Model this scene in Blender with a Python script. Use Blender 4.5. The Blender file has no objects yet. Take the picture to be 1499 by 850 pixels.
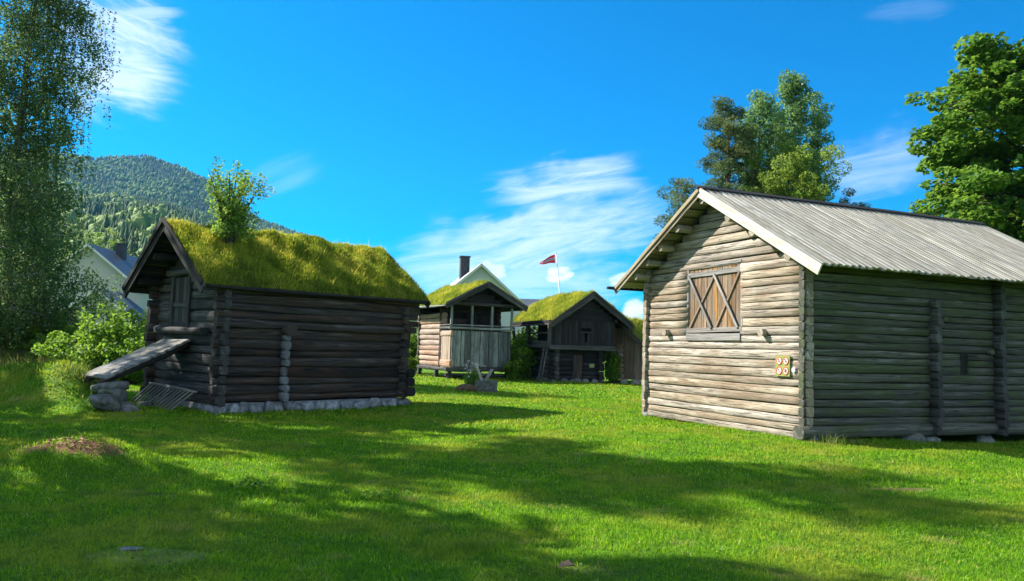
import bpy, math, random
import numpy as np
from mathutils import Vector, Matrix
R = math.radians
random.seed(7); rng = np.random.default_rng(11)
scene = bpy.context.scene
col = scene.collection

# ------------------------------------------------------------------ helpers
def tag(o, label=None, cat=None, group=None, kind=None):
    if label: o['label'] = label
    if cat: o['category'] = cat
    if group: o['group'] = group
    if kind: o['kind'] = kind
    return o

def empty(name, loc, rz=0.0):
    o = bpy.data.objects.new(name, None); col.objects.link(o)
    o.location = loc; o.rotation_euler = (0, 0, rz); o.empty_display_size = .3
    return o

def link(name, me, mat, parent=None, loc=None):
    o = bpy.data.objects.new(name, me); col.objects.link(o)
    if mat: me.materials.append(mat)
    if parent: o.parent = parent
    if loc is not None: o.location = loc
    return o

def npmesh(name, verts, faces, rnd=None, guv=None, smooth=False):
    """verts (N,3), faces (M,k) -> mesh, fast"""
    me = bpy.data.meshes.new(name)
    verts = np.ascontiguousarray(verts, np.float32); faces = np.ascontiguousarray(faces, np.int32)
    m, k = faces.shape
    me.vertices.add(len(verts)); me.vertices.foreach_set('co', verts.ravel())
    me.loops.add(m*k); me.loops.foreach_set('vertex_index', faces.ravel())
    me.polygons.add(m)
    me.polygons.foreach_set('loop_start', np.arange(0, m*k, k, dtype=np.int32))
    if smooth: me.polygons.foreach_set('use_smooth', np.ones(m, bool))
    me.update(calc_edges=True)
    if rnd is not None:
        a = me.attributes.new('rnd', 'FLOAT', 'POINT'); a.data.foreach_set('value', np.ascontiguousarray(rnd, np.float32))
    if guv is not None:
        a = me.attributes.new('guv', 'FLOAT_VECTOR', 'POINT'); a.data.foreach_set('vector', np.ascontiguousarray(guv, np.float32).ravel())
    return me

class MB:
    """collects logs, beams, tubes and slabs; build() links them as ONE mesh object"""
    def __init__(s): s.v = []; s.f = []; s.g = []; s.r = []
    def add(s, vs, fs, gs, r):
        b = len(s.v); s.v += [tuple(v) for v in vs]; s.g += gs; s.r += [r]*len(vs)
        s.f += [tuple(i+b for i in f) for f in fs]
    def log(s, p0, p1, h, t, wob=.012, seg=.4, n=12, sq=.75, rough=.0, r=None):
        p0 = Vector(p0); p1 = Vector(p1); d = p1-p0; L = d.length; d = d/L
        up = Vector((0, 0, 1)) if abs(d.z) < .9 else Vector((0, 1, 0))
        side = d.cross(up).normalized(); up = side.cross(d).normalized()
        m = max(2, int(L/seg)+1); r = random.random() if r is None else r; off = random.uniform(0, 50)
        vs, fs, gs = [], [], []
        ph = [random.uniform(0, 6.28) for _ in range(6)]
        for i in range(m):
            x = L*i/(m-1)
            wh = 1+wob/h*2*math.sin(x*1.7+ph[0])+random.uniform(-wob, wob)/h
            oy = wob*math.sin(x*1.1+ph[1])+random.uniform(-wob, wob)*.5
            oz = wob*.8*math.sin(x*.9+ph[2])
            for j in range(n):
                a = 2*math.pi*j/n
                ca, sa = math.cos(a), math.sin(a)
                yy = math.copysign(abs(ca)**sq, ca)*t/2*wh+oy; zz = math.copysign(abs(sa)**sq, sa)*h/2*wh+oz
                q_ = random.uniform(-rough, rough); vs.append(p0+d*x+side*(yy*(1+q_))+up*(zz*(1+q_))); gs.append((x+off, a*(h+t)*.28, r*9))
        for i in range(m-1):
            for j in range(n):
                k = (j+1) % n; fs.append((i*n+j, i*n+k, (i+1)*n+k, (i+1)*n+j))
        fs.append(tuple(range(n-1, -1, -1))); fs.append(tuple((m-1)*n+j for j in range(n)))
        s.add(vs, fs, gs, r)
    def beam(s, p0, p1, w, h, up=(0, 0, 1), jit=.004, r=None, seg=.8, taper=1.0):
        p0 = Vector(p0); p1 = Vector(p1); d = p1-p0; L = d.length; d = d/L; up = Vector(up)
        if abs(d.dot(up)) > .98: up = Vector((0, 1, 0))
        side = d.cross(up).normalized(); up = side.cross(d).normalized()
        m = max(2, int(L/seg)+1); r = random.random() if r is None else r; off = random.uniform(0, 50)
        vs, fs, gs = [], [], []; c = min(w, h)*.12
        prof = [(-w/2+c, -h/2), (w/2-c, -h/2), (w/2, -h/2+c), (w/2, h/2-c), (w/2-c, h/2), (-w/2+c, h/2), (-w/2, h/2-c), (-w/2, -h/2+c)]
        for i in range(m):
            x = L*i/(m-1); k = 1+(taper-1)*i/(m-1)
            jy, jz = random.uniform(-jit, jit), random.uniform(-jit, jit)
            for q, (a, b) in enumerate(prof):
                vs.append(p0+d*x+side*(a*k+jy)+up*(b*k+jz)); gs.append((x+off, a+b*1.3+(.2 if q > 3 else 0), r*9))
        for i in range(m-1):
            for j in range(8):
                k = (j+1) % 8; fs.append((i*8+j, i*8+k, (i+1)*8+k, (i+1)*8+j))
        fs.append(tuple(range(7, -1, -1))); fs.append(tuple((m-1)*8+j for j in range(8)))
        s.add(vs, fs, gs, r)
    def tube(s, pts, rad, n=7, r=None):
        r = random.random() if r is None else r
        vs, fs, gs = [], [], []; pts = [Vector(p) for p in pts]; x = 0
        for i, p in enumerate(pts):
            d = (pts[min(i+1, len(pts)-1)]-pts[max(i-1, 0)]).normalized()
            a = Vector((1, 0, 0)) if abs(d.x) < .8 else Vector((0, 1, 0))
            u = d.cross(a).normalized(); w = d.cross(u)
            if i: x += (p-pts[i-1]).length
            for j in range(n):
                t = 2*math.pi*j/n; vs.append(p+(u*math.cos(t)+w*math.sin(t))*rad[i]); gs.append((x, t*rad[i], r*9))
        for i in range(len(pts)-1):
            for j in range(n):
                k = (j+1) % n; fs.append((i*n+j, i*n+k, (i+1)*n+k, (i+1)*n+j))
        fs.append(tuple(range(n-1, -1, -1))); fs.append(tuple((len(pts)-1)*n+j for j in range(n)))
        s.add(vs, fs, gs, r)
    def prism(s, poly, ext, r=None):
        """poly: 3-D points of a planar outline, ext: extrusion vector"""
        r = random.random() if r is None else r
        n = len(poly); e = Vector(ext); a = [Vector(p) for p in poly]; vs = a+[p+e for p in a]
        fs = [tuple(range(n)), tuple(range(2*n-1, n-1, -1))]+[(i, n+i, n+(i+1) % n, (i+1) % n) for i in range(n)]
        fs = [tuple(reversed(f)) for f in fs]
        s.add(vs, fs, [(v.x*1.0, v.y+v.z, r*9) for v in vs], r)
    def box(s, a, b, r=None):
        s.prism([(a[0], a[1], a[2]), (b[0], a[1], a[2]), (b[0], b[1], a[2]), (a[0], b[1], a[2])], (0, 0, b[2]-a[2]), r)
    def stone(s, c, rad, seed=None, r=None, boxy=1.0):
        """rounded irregular boulder"""
        q = random.Random(seed if seed is not None else random.random()); r = q.random() if r is None else r
        nu, nv = 12, 8; vs, fs, gs = [], [], []
        cuts = [(Vector((q.gauss(0, 1), q.gauss(0, 1), q.gauss(0, 1))).normalized(), q.uniform(.55, .85)) for _ in range(7)]
        for i in range(nv+1):
            th = math.pi*i/nv
            for j in range(nu):
                ph = 2*math.pi*j/nu; d = Vector((math.sin(th)*math.cos(ph), math.sin(th)*math.sin(ph), math.cos(th)))
                if boxy < 1: d = Vector([math.copysign(abs(c_)**boxy, c_) for c_ in d])
                k = 1.0
                for nrm, dist in cuts:
                    dd = d.dot(nrm)
                    if dd > dist: k = min(k, dist/dd)
                k *= 1+.03*math.sin(5*ph+3*th)
                vs.append(Vector((c[0]+d.x*rad[0]*k, c[1]+d.y*rad[1]*k, c[2]+d.z*rad[2]*k))); gs.append((d.x*rad[0]*k+r*20, d.y*rad[1]*k, d.z*rad[2]*k))
        for i in range(nv):
            for j in range(nu):
                k = (j+1) % nu; fs.append((i*nu+j, (i+1)*nu+j, (i+1)*nu+k, i*nu+k))
        s.add(vs, fs, gs, r)
    def build(s, name, mat, parent=None, smooth=False, loc=None):
        me = bpy.data.meshes.new(name); me.from_pydata(s.v, [], s.f); me.update()
        a = me.attributes.new('guv', 'FLOAT_VECTOR', 'POINT'); a.data.foreach_set('vector', np.array(s.g, np.float32).ravel())
        a = me.attributes.new('rnd', 'FLOAT', 'POINT'); a.data.foreach_set('value', np.array(s.r, np.float32))
        if smooth:
            me.polygons.foreach_set('use_smooth', np.array([len(p.vertices) == 4 for p in me.polygons], bool))
        return link(name, me, mat, parent, loc)

# ------------------------------------------------------------------ materials
class NT:
    def __init__(s, nt): s.nt = nt; s.n = nt.nodes; s.l = nt.links
    def node(s, t, **kw):
        n = s.n.new(t)
        for k, v in kw.items(): setattr(n, k, v)
        return n
    def put(s, sock, v):
        if isinstance(v, bpy.types.NodeSocket): s.l.new(v, sock)
        else: sock.default_value = v
    def math(s, op, a, b=0.0, c=0.0, clamp=False):
        n = s.node('ShaderNodeMath', operation=op, use_clamp=clamp)
        for i, v in enumerate((a, b, c)): s.put(n.inputs[i], v)
        return n.outputs[0]
    def mix(s, f, a, b, blend='MIX'):
        n = s.node('ShaderNodeMix', data_type='RGBA', blend_type=blend)
        s.put(n.inputs[0], f); s.put(n.inputs[6], a if not isinstance(a, tuple) else (*a[:3], 1)); s.put(n.inputs[7], b if not isinstance(b, tuple) else (*b[:3], 1))
        return n.outputs[2]
    def ramp(s, f, stops, interp='LINEAR'):
        n = s.node('ShaderNodeValToRGB'); e = n.color_ramp; e.interpolation = interp
        while len(e.elements) < len(stops): e.elements.new(.5)
        for el, (p, c) in zip(e.elements, stops): el.position = p; el.color = (*c[:3], 1)
        s.l.new(f, n.inputs[0]); return n.outputs[0]
    def noise(s, vec, scale, detail=4, rough=.55, dist=0.0):
        n = s.node('ShaderNodeTexNoise'); n.inputs['Scale'].default_value = scale; n.inputs['Detail'].default_value = detail
        n.inputs['Roughness'].default_value = rough; n.inputs['Distortion'].default_value = dist
        if vec is not None: s.l.new(vec, n.inputs['Vector'])
        return n.outputs[0]
    def mapping(s, vec, scale=(1, 1, 1), loc=(0, 0, 0), rot=(0, 0, 0)):
        n = s.node('ShaderNodeMapping'); n.inputs['Scale'].default_value = scale; n.inputs['Location'].default_value = loc; n.inputs['Rotation'].default_value = rot
        s.l.new(vec, n.inputs['Vector']); return n.outputs[0]
    def attr(s, name, fac=False):
        n = s.node('ShaderNodeAttribute'); n.attribute_name = name
        return n.outputs['Fac'] if fac else n.outputs['Vector']
    def bump(s, h, strength=.4, dist=.02):
        n = s.node('ShaderNodeBump'); n.inputs['Strength'].default_value = strength; n.inputs['Distance'].default_value = dist
        s.l.new(h, n.inputs['Height']); return n.outputs[0]
    def step(s, v, a, b):
        n = s.node('ShaderNodeMapRange', interpolation_type='SMOOTHSTEP', clamp=True)
        s.put(n.inputs[0], v); s.put(n.inputs[1], a); s.put(n.inputs[2], b); return n.outputs[0]

def new_mat(name):
    m = bpy.data.materials.new(name); m.use_nodes = True
    t = NT(m.node_tree); p = m.node_tree.nodes['Principled BSDF']
    return m, t, p

def wood(name, dark, mid, light, tint=None, tint_amt=.0, vary=.35, grain=34, bump=.45, rough=.85, spec=.25, tint_scale=1.2):
    m, t, p = new_mat(name)
    g = t.attr('guv'); r = t.attr('rnd', True)
    n1 = t.noise(t.mapping(g, (1.1, grain, 3)), 1.0, 6, .65, .6)
    n2 = t.noise(t.mapping(g, (.45, 5, 3)), 1.6, 4, .6)
    n3 = t.noise(t.mapping(g, (2.2, grain*2.2, 5)), 1.0, 3, .6)
    f = t.math('ADD', t.math('MULTIPLY', n1, .62), t.math('MULTIPLY', n2, .38))
    c = t.ramp(f, [(.34, dark), (.5, mid), (.66, light)])
    crack = t.step(n3, .36, .47)
    c = t.mix(crack, t.mix(.75, c, (dark[0]*.35, dark[1]*.35, dark[2]*.35)), c)
    v = t.math('ADD', t.math('MULTIPLY', r, vary), 1-vary*.5)
    hv = t.node('ShaderNodeHueSaturation'); t.l.new(v, hv.inputs['Value']); t.l.new(c, hv.inputs['Color'])
    t.l.new(t.math('ADD', t.math('MULTIPLY', t.math('FRACT', t.math('MULTIPLY', r, 7.3)), .5), .75), hv.inputs['Saturation'])
    c = hv.outputs[0]
    if tint:
        n4 = t.noise(t.mapping(g, (.7, 2.2, 2.5)), tint_scale, 4, .6)
        c = t.mix(t.math('MULTIPLY', t.step(n4, .45, .62), tint_amt), c, tint)
    t.l.new(c, p.inputs['Base Color']); p.inputs['Roughness'].default_value = rough; p.inputs['Specular IOR Level'].default_value = spec
    t.l.new(t.bump(t.math('ADD', t.math('MULTIPLY', n1, .7), t.math('MULTIPLY', crack, .5)), bump, .012), p.inputs['Normal'])
    return m

def leafmat(name, stops, trans=.35, rough=.58, spec=.18):
    m, t, p = new_mat(name)
    r = t.attr('rnd', True); c = t.ramp(r, stops)
    t.l.new(c, p.inputs['Base Color']); p.inputs['Roughness'].default_value = rough; p.inputs['Specular IOR Level'].default_value = spec
    tr = t.node('ShaderNodeBsdfTranslucent'); hv = t.node('ShaderNodeHueSaturation'); hv.inputs['Value'].default_value = 1.5; hv.inputs['Hue'].default_value = .485
    t.l.new(c, hv.inputs['Color']); t.l.new(hv.outputs[0], tr.inputs['Color'])
    mx = t.node('ShaderNodeMixShader'); mx.inputs[0].default_value = trans
    t.l.new(p.outputs[0], mx.inputs[1]); t.l.new(tr.outputs[0], mx.inputs[2])
    t.l.new(mx.outputs[0], t.n['Material Output'].inputs['Surface'])
    return m

def plain(name, c1, c2, scale=3.0, rough=.8, spec=.3, bump=.2, bscale=None, metal=0.0):
    m, t, p = new_mat(name)
    co = t.node('ShaderNodeTexCoord').outputs['Object']
    n = t.noise(co, scale, 5, .6)
    t.l.new(t.ramp(n, [(.35, c1), (.65, c2)]), p.inputs['Base Color'])
    p.inputs['Roughness'].default_value = rough; p.inputs['Specular IOR Level'].default_value = spec; p.inputs['Metallic'].default_value = metal
    if bump: t.l.new(t.bump(t.noise(co, bscale or scale*6, 4, .6), bump, .02), p.inputs['Normal'])
    return m

def stonemat(name, c1, c2, c3, lichen=None):
    m, t, p = new_mat(name)
    g = t.attr('guv'); r = t.attr('rnd', True)
    n = t.noise(g, 9, 6, .65); c = t.ramp(n, [(.32, c1), (.5, c2), (.7, c3)])
    hv = t.node('ShaderNodeHueSaturation'); t.l.new(t.math('ADD', t.math('MULTIPLY', r, .6), .65), hv.inputs['Value']); t.l.new(c, hv.inputs['Color']); c = hv.outputs[0]
    if lichen: c = t.mix(t.math('MULTIPLY', t.step(t.noise(g, 5, 4), .5, .62), .7), c, lichen)
    t.l.new(c, p.inputs['Base Color']); p.inputs['Roughness'].default_value = .85
    t.l.new(t.bump(t.noise(g, 26, 5, .65), .5, .02), p.inputs['Normal'])
    return m

M = {}
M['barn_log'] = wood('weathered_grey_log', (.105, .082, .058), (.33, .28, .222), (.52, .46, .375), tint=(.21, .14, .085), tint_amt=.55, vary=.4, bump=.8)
M['barn_side'] = wood('shaded_mossy_log', (.032, .032, .028), (.095, .094, .078), (.185, .182, .15), tint=(.065, .092, .024), tint_amt=.65, vary=.6, bump=.8)  # moss tint, plus side shade and green lawn bounce put into the colour
M['barn_end'] = wood('log_end_wood', (.16, .125, .085), (.30, .25, .18), (.44, .38, .29), vary=.45)
M['roof_board'] = wood('silver_roof_board', (.17, .16, .135), (.33, .315, .27), (.44, .42, .365), tint=(.20, .185, .145), tint_amt=.6, vary=.5, grain=22)
M['barge_new'] = wood('pale_new_board', (.48, .43, .34), (.60, .55, .46), (.68, .63, .54), tint=(.44, .36, .26), tint_amt=.4, vary=.15)
M['shutter'] = wood('orange_brown_plank', (.05, .03, .02), (.21, .12, .055), (.48, .27, .095), tint=(.16, .145, .13), tint_amt=.8, vary=.9, grain=26)
M['batten'] = wood('grey_batten', (.16, .14, .13), (.27, .25, .235), (.38, .36, .34), vary=.3)
M['tar_log'] = wood('dark_tarred_log', (.012, .011, .012), (.040, .035, .035), (.135, .115, .10), tint=(.10, .052, .030), tint_amt=.45, vary=1.0, bump=.8)
M['tar_grey'] = wood('dark_greyed_log', (.018, .018, .020), (.062, .060, .060), (.165, .158, .15), tint=(.04, .034, .03), tint_amt=.45, vary=.8)
M['grey_block'] = wood('grey_log_end', (.07, .075, .082), (.16, .165, .175), (.26, .265, .27), vary=.5)
M['black_log'] = wood('near_black_log', (.010, .010, .012), (.024, .022, .024), (.05, .045, .042), vary=.7)
M['ramp_plank'] = wood('ramp_plank_wood', (.12, .115, .105), (.23, .225, .21), (.34, .33, .315), tint=(.09, .085, .06), tint_amt=.45, vary=.5)
M['red_log'] = wood('reddish_log', (.20, .115, .08), (.38, .25, .185), (.50, .37, .29), tint=(.45, .38, .31), tint_amt=.4, vary=.35)
M['grey_plank'] = wood('grey_green_plank', (.09, .10, .095), (.20, .215, .205), (.33, .34, .32), tint=(.07, .06, .05), tint_amt=.5, vary=.9, grain=24)
M['brown_plank'] = wood('brown_plank', (.12, .085, .06), (.24, .17, .125), (.34, .26, .20), vary=.45, grain=24)
M['bark'] = wood('tree_bark', (.03, .026, .022), (.075, .064, .054), (.13, .115, .10), vary=.2, grain=10, bump=.8)
M['birch_bark'] = wood('birch_bark', (.05, .047, .043), (.26, .25, .24), (.5, .49, .47), vary=.1, grain=6, bump=.5)
M['pine_bark'] = wood('pine_bark', (.08, .045, .03), (.20, .11, .07), (.30, .18, .12), vary=.2, grain=10, bump=.8)
M['stone'] = stonemat('grey_field_stone', (.09, .095, .10), (.20, .215, .23), (.36, .38, .40))
M['mortar'] = plain('pale_lime_mortar', (.16, .17, .18), (.28, .29, .31), 6, .9)
M['dark_stone'] = stonemat('mossy_stone', (.06, .062, .06), (.14, .145, .14), (.25, .255, .25), lichen=(.07, .09, .03))
M['pale_stone'] = stonemat('pale_stone', (.30, .27, .23), (.42, .38, .33), (.52, .48, .43))
M['birch_leaf'] = leafmat('birch_leaf', [(0, (.035, .075, .026)), (.5, (.085, .155, .045)), (1, (.20, .27, .09))], .5, .6, .15)
M['maple_leaf'] = leafmat('maple_leaf', [(0, (.042, .11, .012)), (.5, (.095, .205, .020)), (1, (.18, .30, .04))], .48)
M['aspen_leaf'] = leafmat('aspen_leaf', [(0, (.06, .14, .04)), (.5, (.13, .245, .065)), (1, (.25, .36, .14))], .48, .35)
M['light_leaf'] = leafmat('light_leaf', [(0, (.075, .15, .015)), (.5, (.16, .25, .03)), (1, (.25, .33, .06))], .48)
M['pine_needle'] = leafmat('pine_needle', [(0, (.04, .07, .02)), (.5, (.085, .14, .042)), (1, (.19, .215, .075))], .3, .6, .15)
M['dark_leaf'] = leafmat('dark_leaf', [(0, (.012, .028, .014)), (1, (.04, .07, .03))], .2)
M['bush_leaf'] = leafmat('bush_leaf', [(0, (.055, .13, .012)), (.5, (.12, .24, .020)), (1, (.21, .33, .04))], .5)
M['under_leaf'] = leafmat('undergrowth_leaf', [(0, (.05, .085, .015)), (.5, (.12, .15, .03)), (1, (.22, .21, .06))], .4)
M['sapling_leaf'] = leafmat('sapling_leaf', [(0, (.08, .16, .025)), (.6, (.16, .29, .04)), (1, (.30, .36, .10))], .52)
M['turf_blade'] = leafmat('turf_blade', [(0, (.08, .14, .014)), (.45, (.27, .34, .022)), (1, (.60, .50, .085))], .5, .6, .2)
M['weed'] = leafmat('weed_blade', [(0, (.06, .12, .02)), (1, (.22, .25, .08))], .4)
M['blossom'] = plain('pale_blossom', (.30, .27, .25), (.50, .46, .42), 20, .7, bump=0)
M['sod'] = plain('turf_soil', (.06, .07, .012), (.15, .16, .02), 7, .95, .1, .8, 30)
M['white_wall'] = plain('cream_painted_wall', (.44, .43, .38), (.50, .48, .43), .6, .7, bump=.05)
M['bluewhite_wall'] = plain('white_painted_wall', (.50, .53, .54), (.56, .58, .59), .6, .7, bump=.05)
M['trim_white'] = plain('white_trim', (.58, .58, .55), (.64, .64, .61), 1, .6, bump=0)
M['slate'] = plain('dark_slate_roof', (.045, .052, .065), (.075, .085, .10), 2.5, .55, .5, .3, 12)
M['light_roof'] = plain('light_grey_roof', (.32, .32, .33), (.42, .42, .42), 2, .6, .4, .2, 10)
M['chimney'] = plain('dark_chimney', (.03, .035, .045), (.06, .065, .075), 5, .7)
M['glass'] = plain('window_glass', (.02, .025, .03), (.03, .035, .045), 2, .08, .6, 0)
M['pole'] = plain('white_flagpole', (.74, .74, .74), (.8, .8, .8), 1, .4, bump=0)
M['sign_green'] = plain('olive_sign_plate', (.22, .25, .07), (.27, .30, .09), 5, .5, bump=0)
M['sign_white'] = plain('sign_white', (.60, .58, .54), (.66, .64, .60), 5, .5, bump=0)
M['sign_red'] = plain('sign_red', (.48, .10, .06), (.54, .13, .08), 5, .5, bump=0)
M['sign_black'] = plain('sign_black', (.02, .02, .02), (.03, .03, .03), 5, .5, bump=0)
M['notice'] = plain('yellow_green_notice', (.24, .26, .10), (.30, .31, .13), 5, .5, bump=0)
M['flag_red'] = plain('flag_red', (.72, .035, .05), (.78, .05, .06), 4, .7, bump=0)
M['flag_white'] = plain('flag_white', (.78, .78, .78), (.82, .82, .82), 4, .7, bump=0)
M['flag_blue'] = plain('flag_blue', (.01, .025, .16), (.015, .035, .20), 4, .7, bump=0)
M['dry_heap'] = plain('dry_brown_litter', (.07, .045, .025), (.17, .11, .06), 12, .95)
M['dead_leaf'] = plain('dead_leaf', (.25, .13, .06), (.38, .22, .12), 20, .8)
M['metal'] = plain('grey_metal', (.3, .3, .3), (.36, .36, .36), 5, .45, bump=0, metal=.6)

# ------------------------------------------------------------------ camera
F_PX, PITCH, ROLL, EYE = 1148.67, R(4.1911), R(1.6457), 1.6
cp, sp, cr, sr = math.cos(PITCH), math.sin(PITCH), math.cos(ROLL), math.sin(ROLL)
r0 = Vector((1, 0, 0)); u0 = Vector((0, -sp, cp)); d0 = Vector((0, cp, sp))
cx = cr*r0+sr*u0; cu = -sr*r0+cr*u0
cam_d = bpy.data.cameras.new('camera'); cam = bpy.data.objects.new('camera', cam_d); col.objects.link(cam)
cam_d.sensor_width = 36; cam_d.lens = 36*F_PX/1499; cam_d.clip_start = .1; cam_d.clip_end = 12000
cam.matrix_world = Matrix(((cx.x, cu.x, -d0.x, 0), (cx.y, cu.y, -d0.y, 0), (cx.z, cu.z, -d0.z, EYE), (0, 0, 0, 1)))
scene.camera = cam
def ray(px, py): return d0+cx*((px-749.5)/F_PX)+cu*((425-py)/F_PX)
def at(px, py, depth):
    v = ray(px, py); return Vector((0, 0, EYE))+v*(depth/v.y)

# ------------------------------------------------------------------ ground
BANK = [(-9.75, 17.4, 1.0, .62, .82, -.5), (-12.5, 19.4, 2.2, .9, .60, -.5), (-9.15, 17.15, .4, .4, .12, 0.0), (-11.2, 18.3, 1.3, .8, .5, -.5),
        (-5.1, 9.2, .85, .55, .30, 0.0), (-4.6, 9.5, .5, .35, .08, 0), (-5.6, 8.9, .5, .4, .05, 0),
        (6.9, 12.9, 2.2, .5, .12, .45), (4.9, 9.7, .8, .35, .06, .1), (-30, 34, 9, 5, .5, 0), (-16, 40, 10, 5, .35, 0)]
def ground_h(x, y):
    x = np.asarray(x, float); y = np.asarray(y, float)
    z = .030*np.sin(.55*x+.31*y+1.2)+.026*np.sin(-.42*x+.63*y+.4)+.012*np.sin(1.7*x+.9*y)+.010*np.sin(-1.1*x+2.1*y+2)
    z += .006*np.sin(4.1*x+2.3*y)+.005*np.sin(-3.3*x+5.2*y+1)
    for (cx_, cy_, a, b, h, rot) in BANK:
        c, s = math.cos(rot), math.sin(rot); dx, dy = x-cx_, y-cy_
        u = (c*dx+s*dy)/a; v = (-s*dx+c*dy)/b; z = z+h*np.exp(-(u*u+v*v))
    far = np.clip((np.hypot(x, y)-60)/80, 0, 1)
    z = z*(1-far)-.15*np.clip((x-7)/4, 0, 1)*np.exp(-((y-17)/4)**2)
    return z
def gz(x, y): return float(ground_h(x, y))

def axis(lo, hi, fine0, fine1, st, grow=1.25):
    a = list(np.arange(fine0, fine1+1e-6, st)); s = st
    while a[-1] < hi: s *= grow; a.append(a[-1]+s)
    s = st; b = [a[0]]
    while b[-1] > lo: s *= grow; b.append(b[-1]-s)
    return np.array(b[:0:-1]+a)
gx = axis(-6000, 6000, -16, 16, .2); gy = axis(-400, 7000, 3, 34, .2)
X, Y = np.meshgrid(gx, gy); Z = ground_h(X, Y)
nx, ny = len(gx), len(gy)
idx = np.arange(nx*ny).reshape(ny, nx)
fc = np.stack([idx[:-1, :-1], idx[:-1, 1:], idx[1:, 1:], idx[1:, :-1]], -1).reshape(-1, 4)
m, t, p = new_mat('lawn_ground')
co = t.node('ShaderNodeTexCoord').outputs['Object']
n1 = t.noise(co, .55, 5, .6); n2 = t.noise(co, 9, 6, .7); n3 = t.noise(t.mapping(co, (1, 1, 1), (7, 3, 0)), 1.7, 5, .65)
c = t.ramp(n2, [(.3, (.040, .115, .006)), (.55, (.085, .20, .009)), (.75, (.14, .26, .014))])
c = t.mix(t.math('MULTIPLY', t.step(n1, .48, .66), .55), c, (.23, .27, .028))
c = t.mix(t.math('MULTIPLY', t.step(n3, .60, .74), .6), c, (.26, .23, .07))
def spot(x, y, rx, ry):
    s_ = t.node('ShaderNodeSeparateXYZ'); t.l.new(co, s_.inputs[0])
    a = t.math('DIVIDE', t.math('SUBTRACT', s_.outputs[0], x), rx); b = t.math('DIVIDE', t.math('SUBTRACT', s_.outputs[1], y), ry)
    d = t.math('ADD', t.math('MULTIPLY', a, a), t.math('MULTIPLY', b, b))
    d = t.math('ADD', d, t.math('MULTIPLY', t.math('SUBTRACT', t.noise(co, 5, 5, .65), .5), 2.2))
    return t.math('SUBTRACT', 1.0, t.step(d, .35, 1.1))
for (x, y, rx, ry, cc, amt) in ((-5.1, 9.12, .80, .26, (.17, .085, .045), .98), (4.83, 9.77, .42, .2, (.15, .085, .06), .9), (4.99, 9.1, .4, .12, (.14, .10, .04), .7),
                                (3.17, 11.1, .6, .15, (.13, .10, .05), .6), (-3.54, 7.95, .13, .1, (.09, .05, .035), .95), (-2.6, 5.85, .5, .25, (.30, .32, .12), .45), (.6, 5.9, .5, .2, (.15, .13, .06), .5)):
    c = t.mix(t.math('MULTIPLY', spot(x, y, rx, ry), amt), c, cc)
t.l.new(c, p.inputs['Base Color']); p.inputs['Roughness'].default_value = .9; p.inputs['Specular IOR Level'].default_value = .1
t.l.new(t.bump(t.noise(co, 30, 5, .7), .9, .04), p.inputs['Normal'])
M['lawn'] = m
lawn = link('lawn', npmesh('lawn', np.stack([X, Y, Z], -1).reshape(-1, 3), fc, smooth=True), M['lawn']); tag(lawn, kind='structure')

# grass blades
m, t, p = new_mat('grass_blade')
geo = t.node('ShaderNodeNewGeometry').outputs['Position']; r = t.attr('rnd', True)
n1 = t.noise(geo, .55, 5, .6); n3 = t.noise(t.mapping(geo, (1, 1, 1), (7, 3, 0)), 1.7, 5, .65); n5 = t.noise(geo, 3.5, 3, .6)
c = t.ramp(r, [(0, (.045, .14, .006)), (.5, (.155, .34, .010)), (.90, (.27, .44, .018)), (1, (.50, .44, .14))])
c = t.mix(t.math('MULTIPLY', t.step(n1, .44, .62), .7), c, (.29, .32, .03))
c = t.mix(t.math('MULTIPLY', t.step(n3, .55, .72), .75), c, (.36, .31, .09))
c = t.mix(t.math('MULTIPLY', t.step(n5, .50, .64), .6), c, (.055, .155, .016))
t.l.new(c, p.inputs['Base Color']); p.inputs['Roughness'].default_value = .6; p.inputs['Specular IOR Level'].default_value = .10
tr = t.node('ShaderNodeBsdfTranslucent'); hv = t.node('ShaderNodeHueSaturation'); hv.inputs['Value'].default_value = 1.5; hv.inputs['Hue'].default_value = .485
t.l.new(c, hv.inputs['Color']); t.l.new(hv.outputs[0], tr.inputs['Color']); mx = t.node('ShaderNodeMixShader'); mx.inputs[0].default_value = .42
t.l.new(p.outputs[0], mx.inputs[1]); t.l.new(tr.outputs[0], mx.inputs[2]); t.l.new(mx.outputs[0], t.n['Material Output'].inputs['Surface'])
M['grass'] = m

def blades(x, y, z, h, w, lean=.45, nrm=None):
    """triangular bent blades: 5 verts, 1 quad + 1 tri folded into quads (last degenerate avoided by 3-vert tip)"""
    n = len(x); a = rng.uniform(0, 2*np.pi, n); ln = rng.normal(0, lean, (n, 2))*h[:, None]
    wx, wy = np.cos(a)*w/2, np.sin(a)*w/2
    v = np.empty((n, 5, 3)); mx_, my_ = x+ln[:, 0]*.35, y+ln[:, 1]*.35
    v[:, 0] = np.stack([x-wx, y-wy, z], -1); v[:, 1] = np.stack([x+wx, y+wy, z], -1)
    v[:, 2] = np.stack([mx_+wx*.8, my_+wy*.8, z+h*.55], -1); v[:, 3] = np.stack([mx_-wx*.8, my_-wy*.8, z+h*.55], -1)
    v[:, 4] = np.stack([x+ln[:, 0], y+ln[:, 1], z+h*(1-.1*np.abs(ln[:, 0])/h)], -1)
    b = np.arange(n)[:, None]*5
    tri = np.concatenate([b+np.array([0, 1, 2]), b+np.array([0, 2, 3]), b+np.array([3, 2, 4])], 1).reshape(-1, 3)
    return v.reshape(-1, 3), tri

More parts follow.
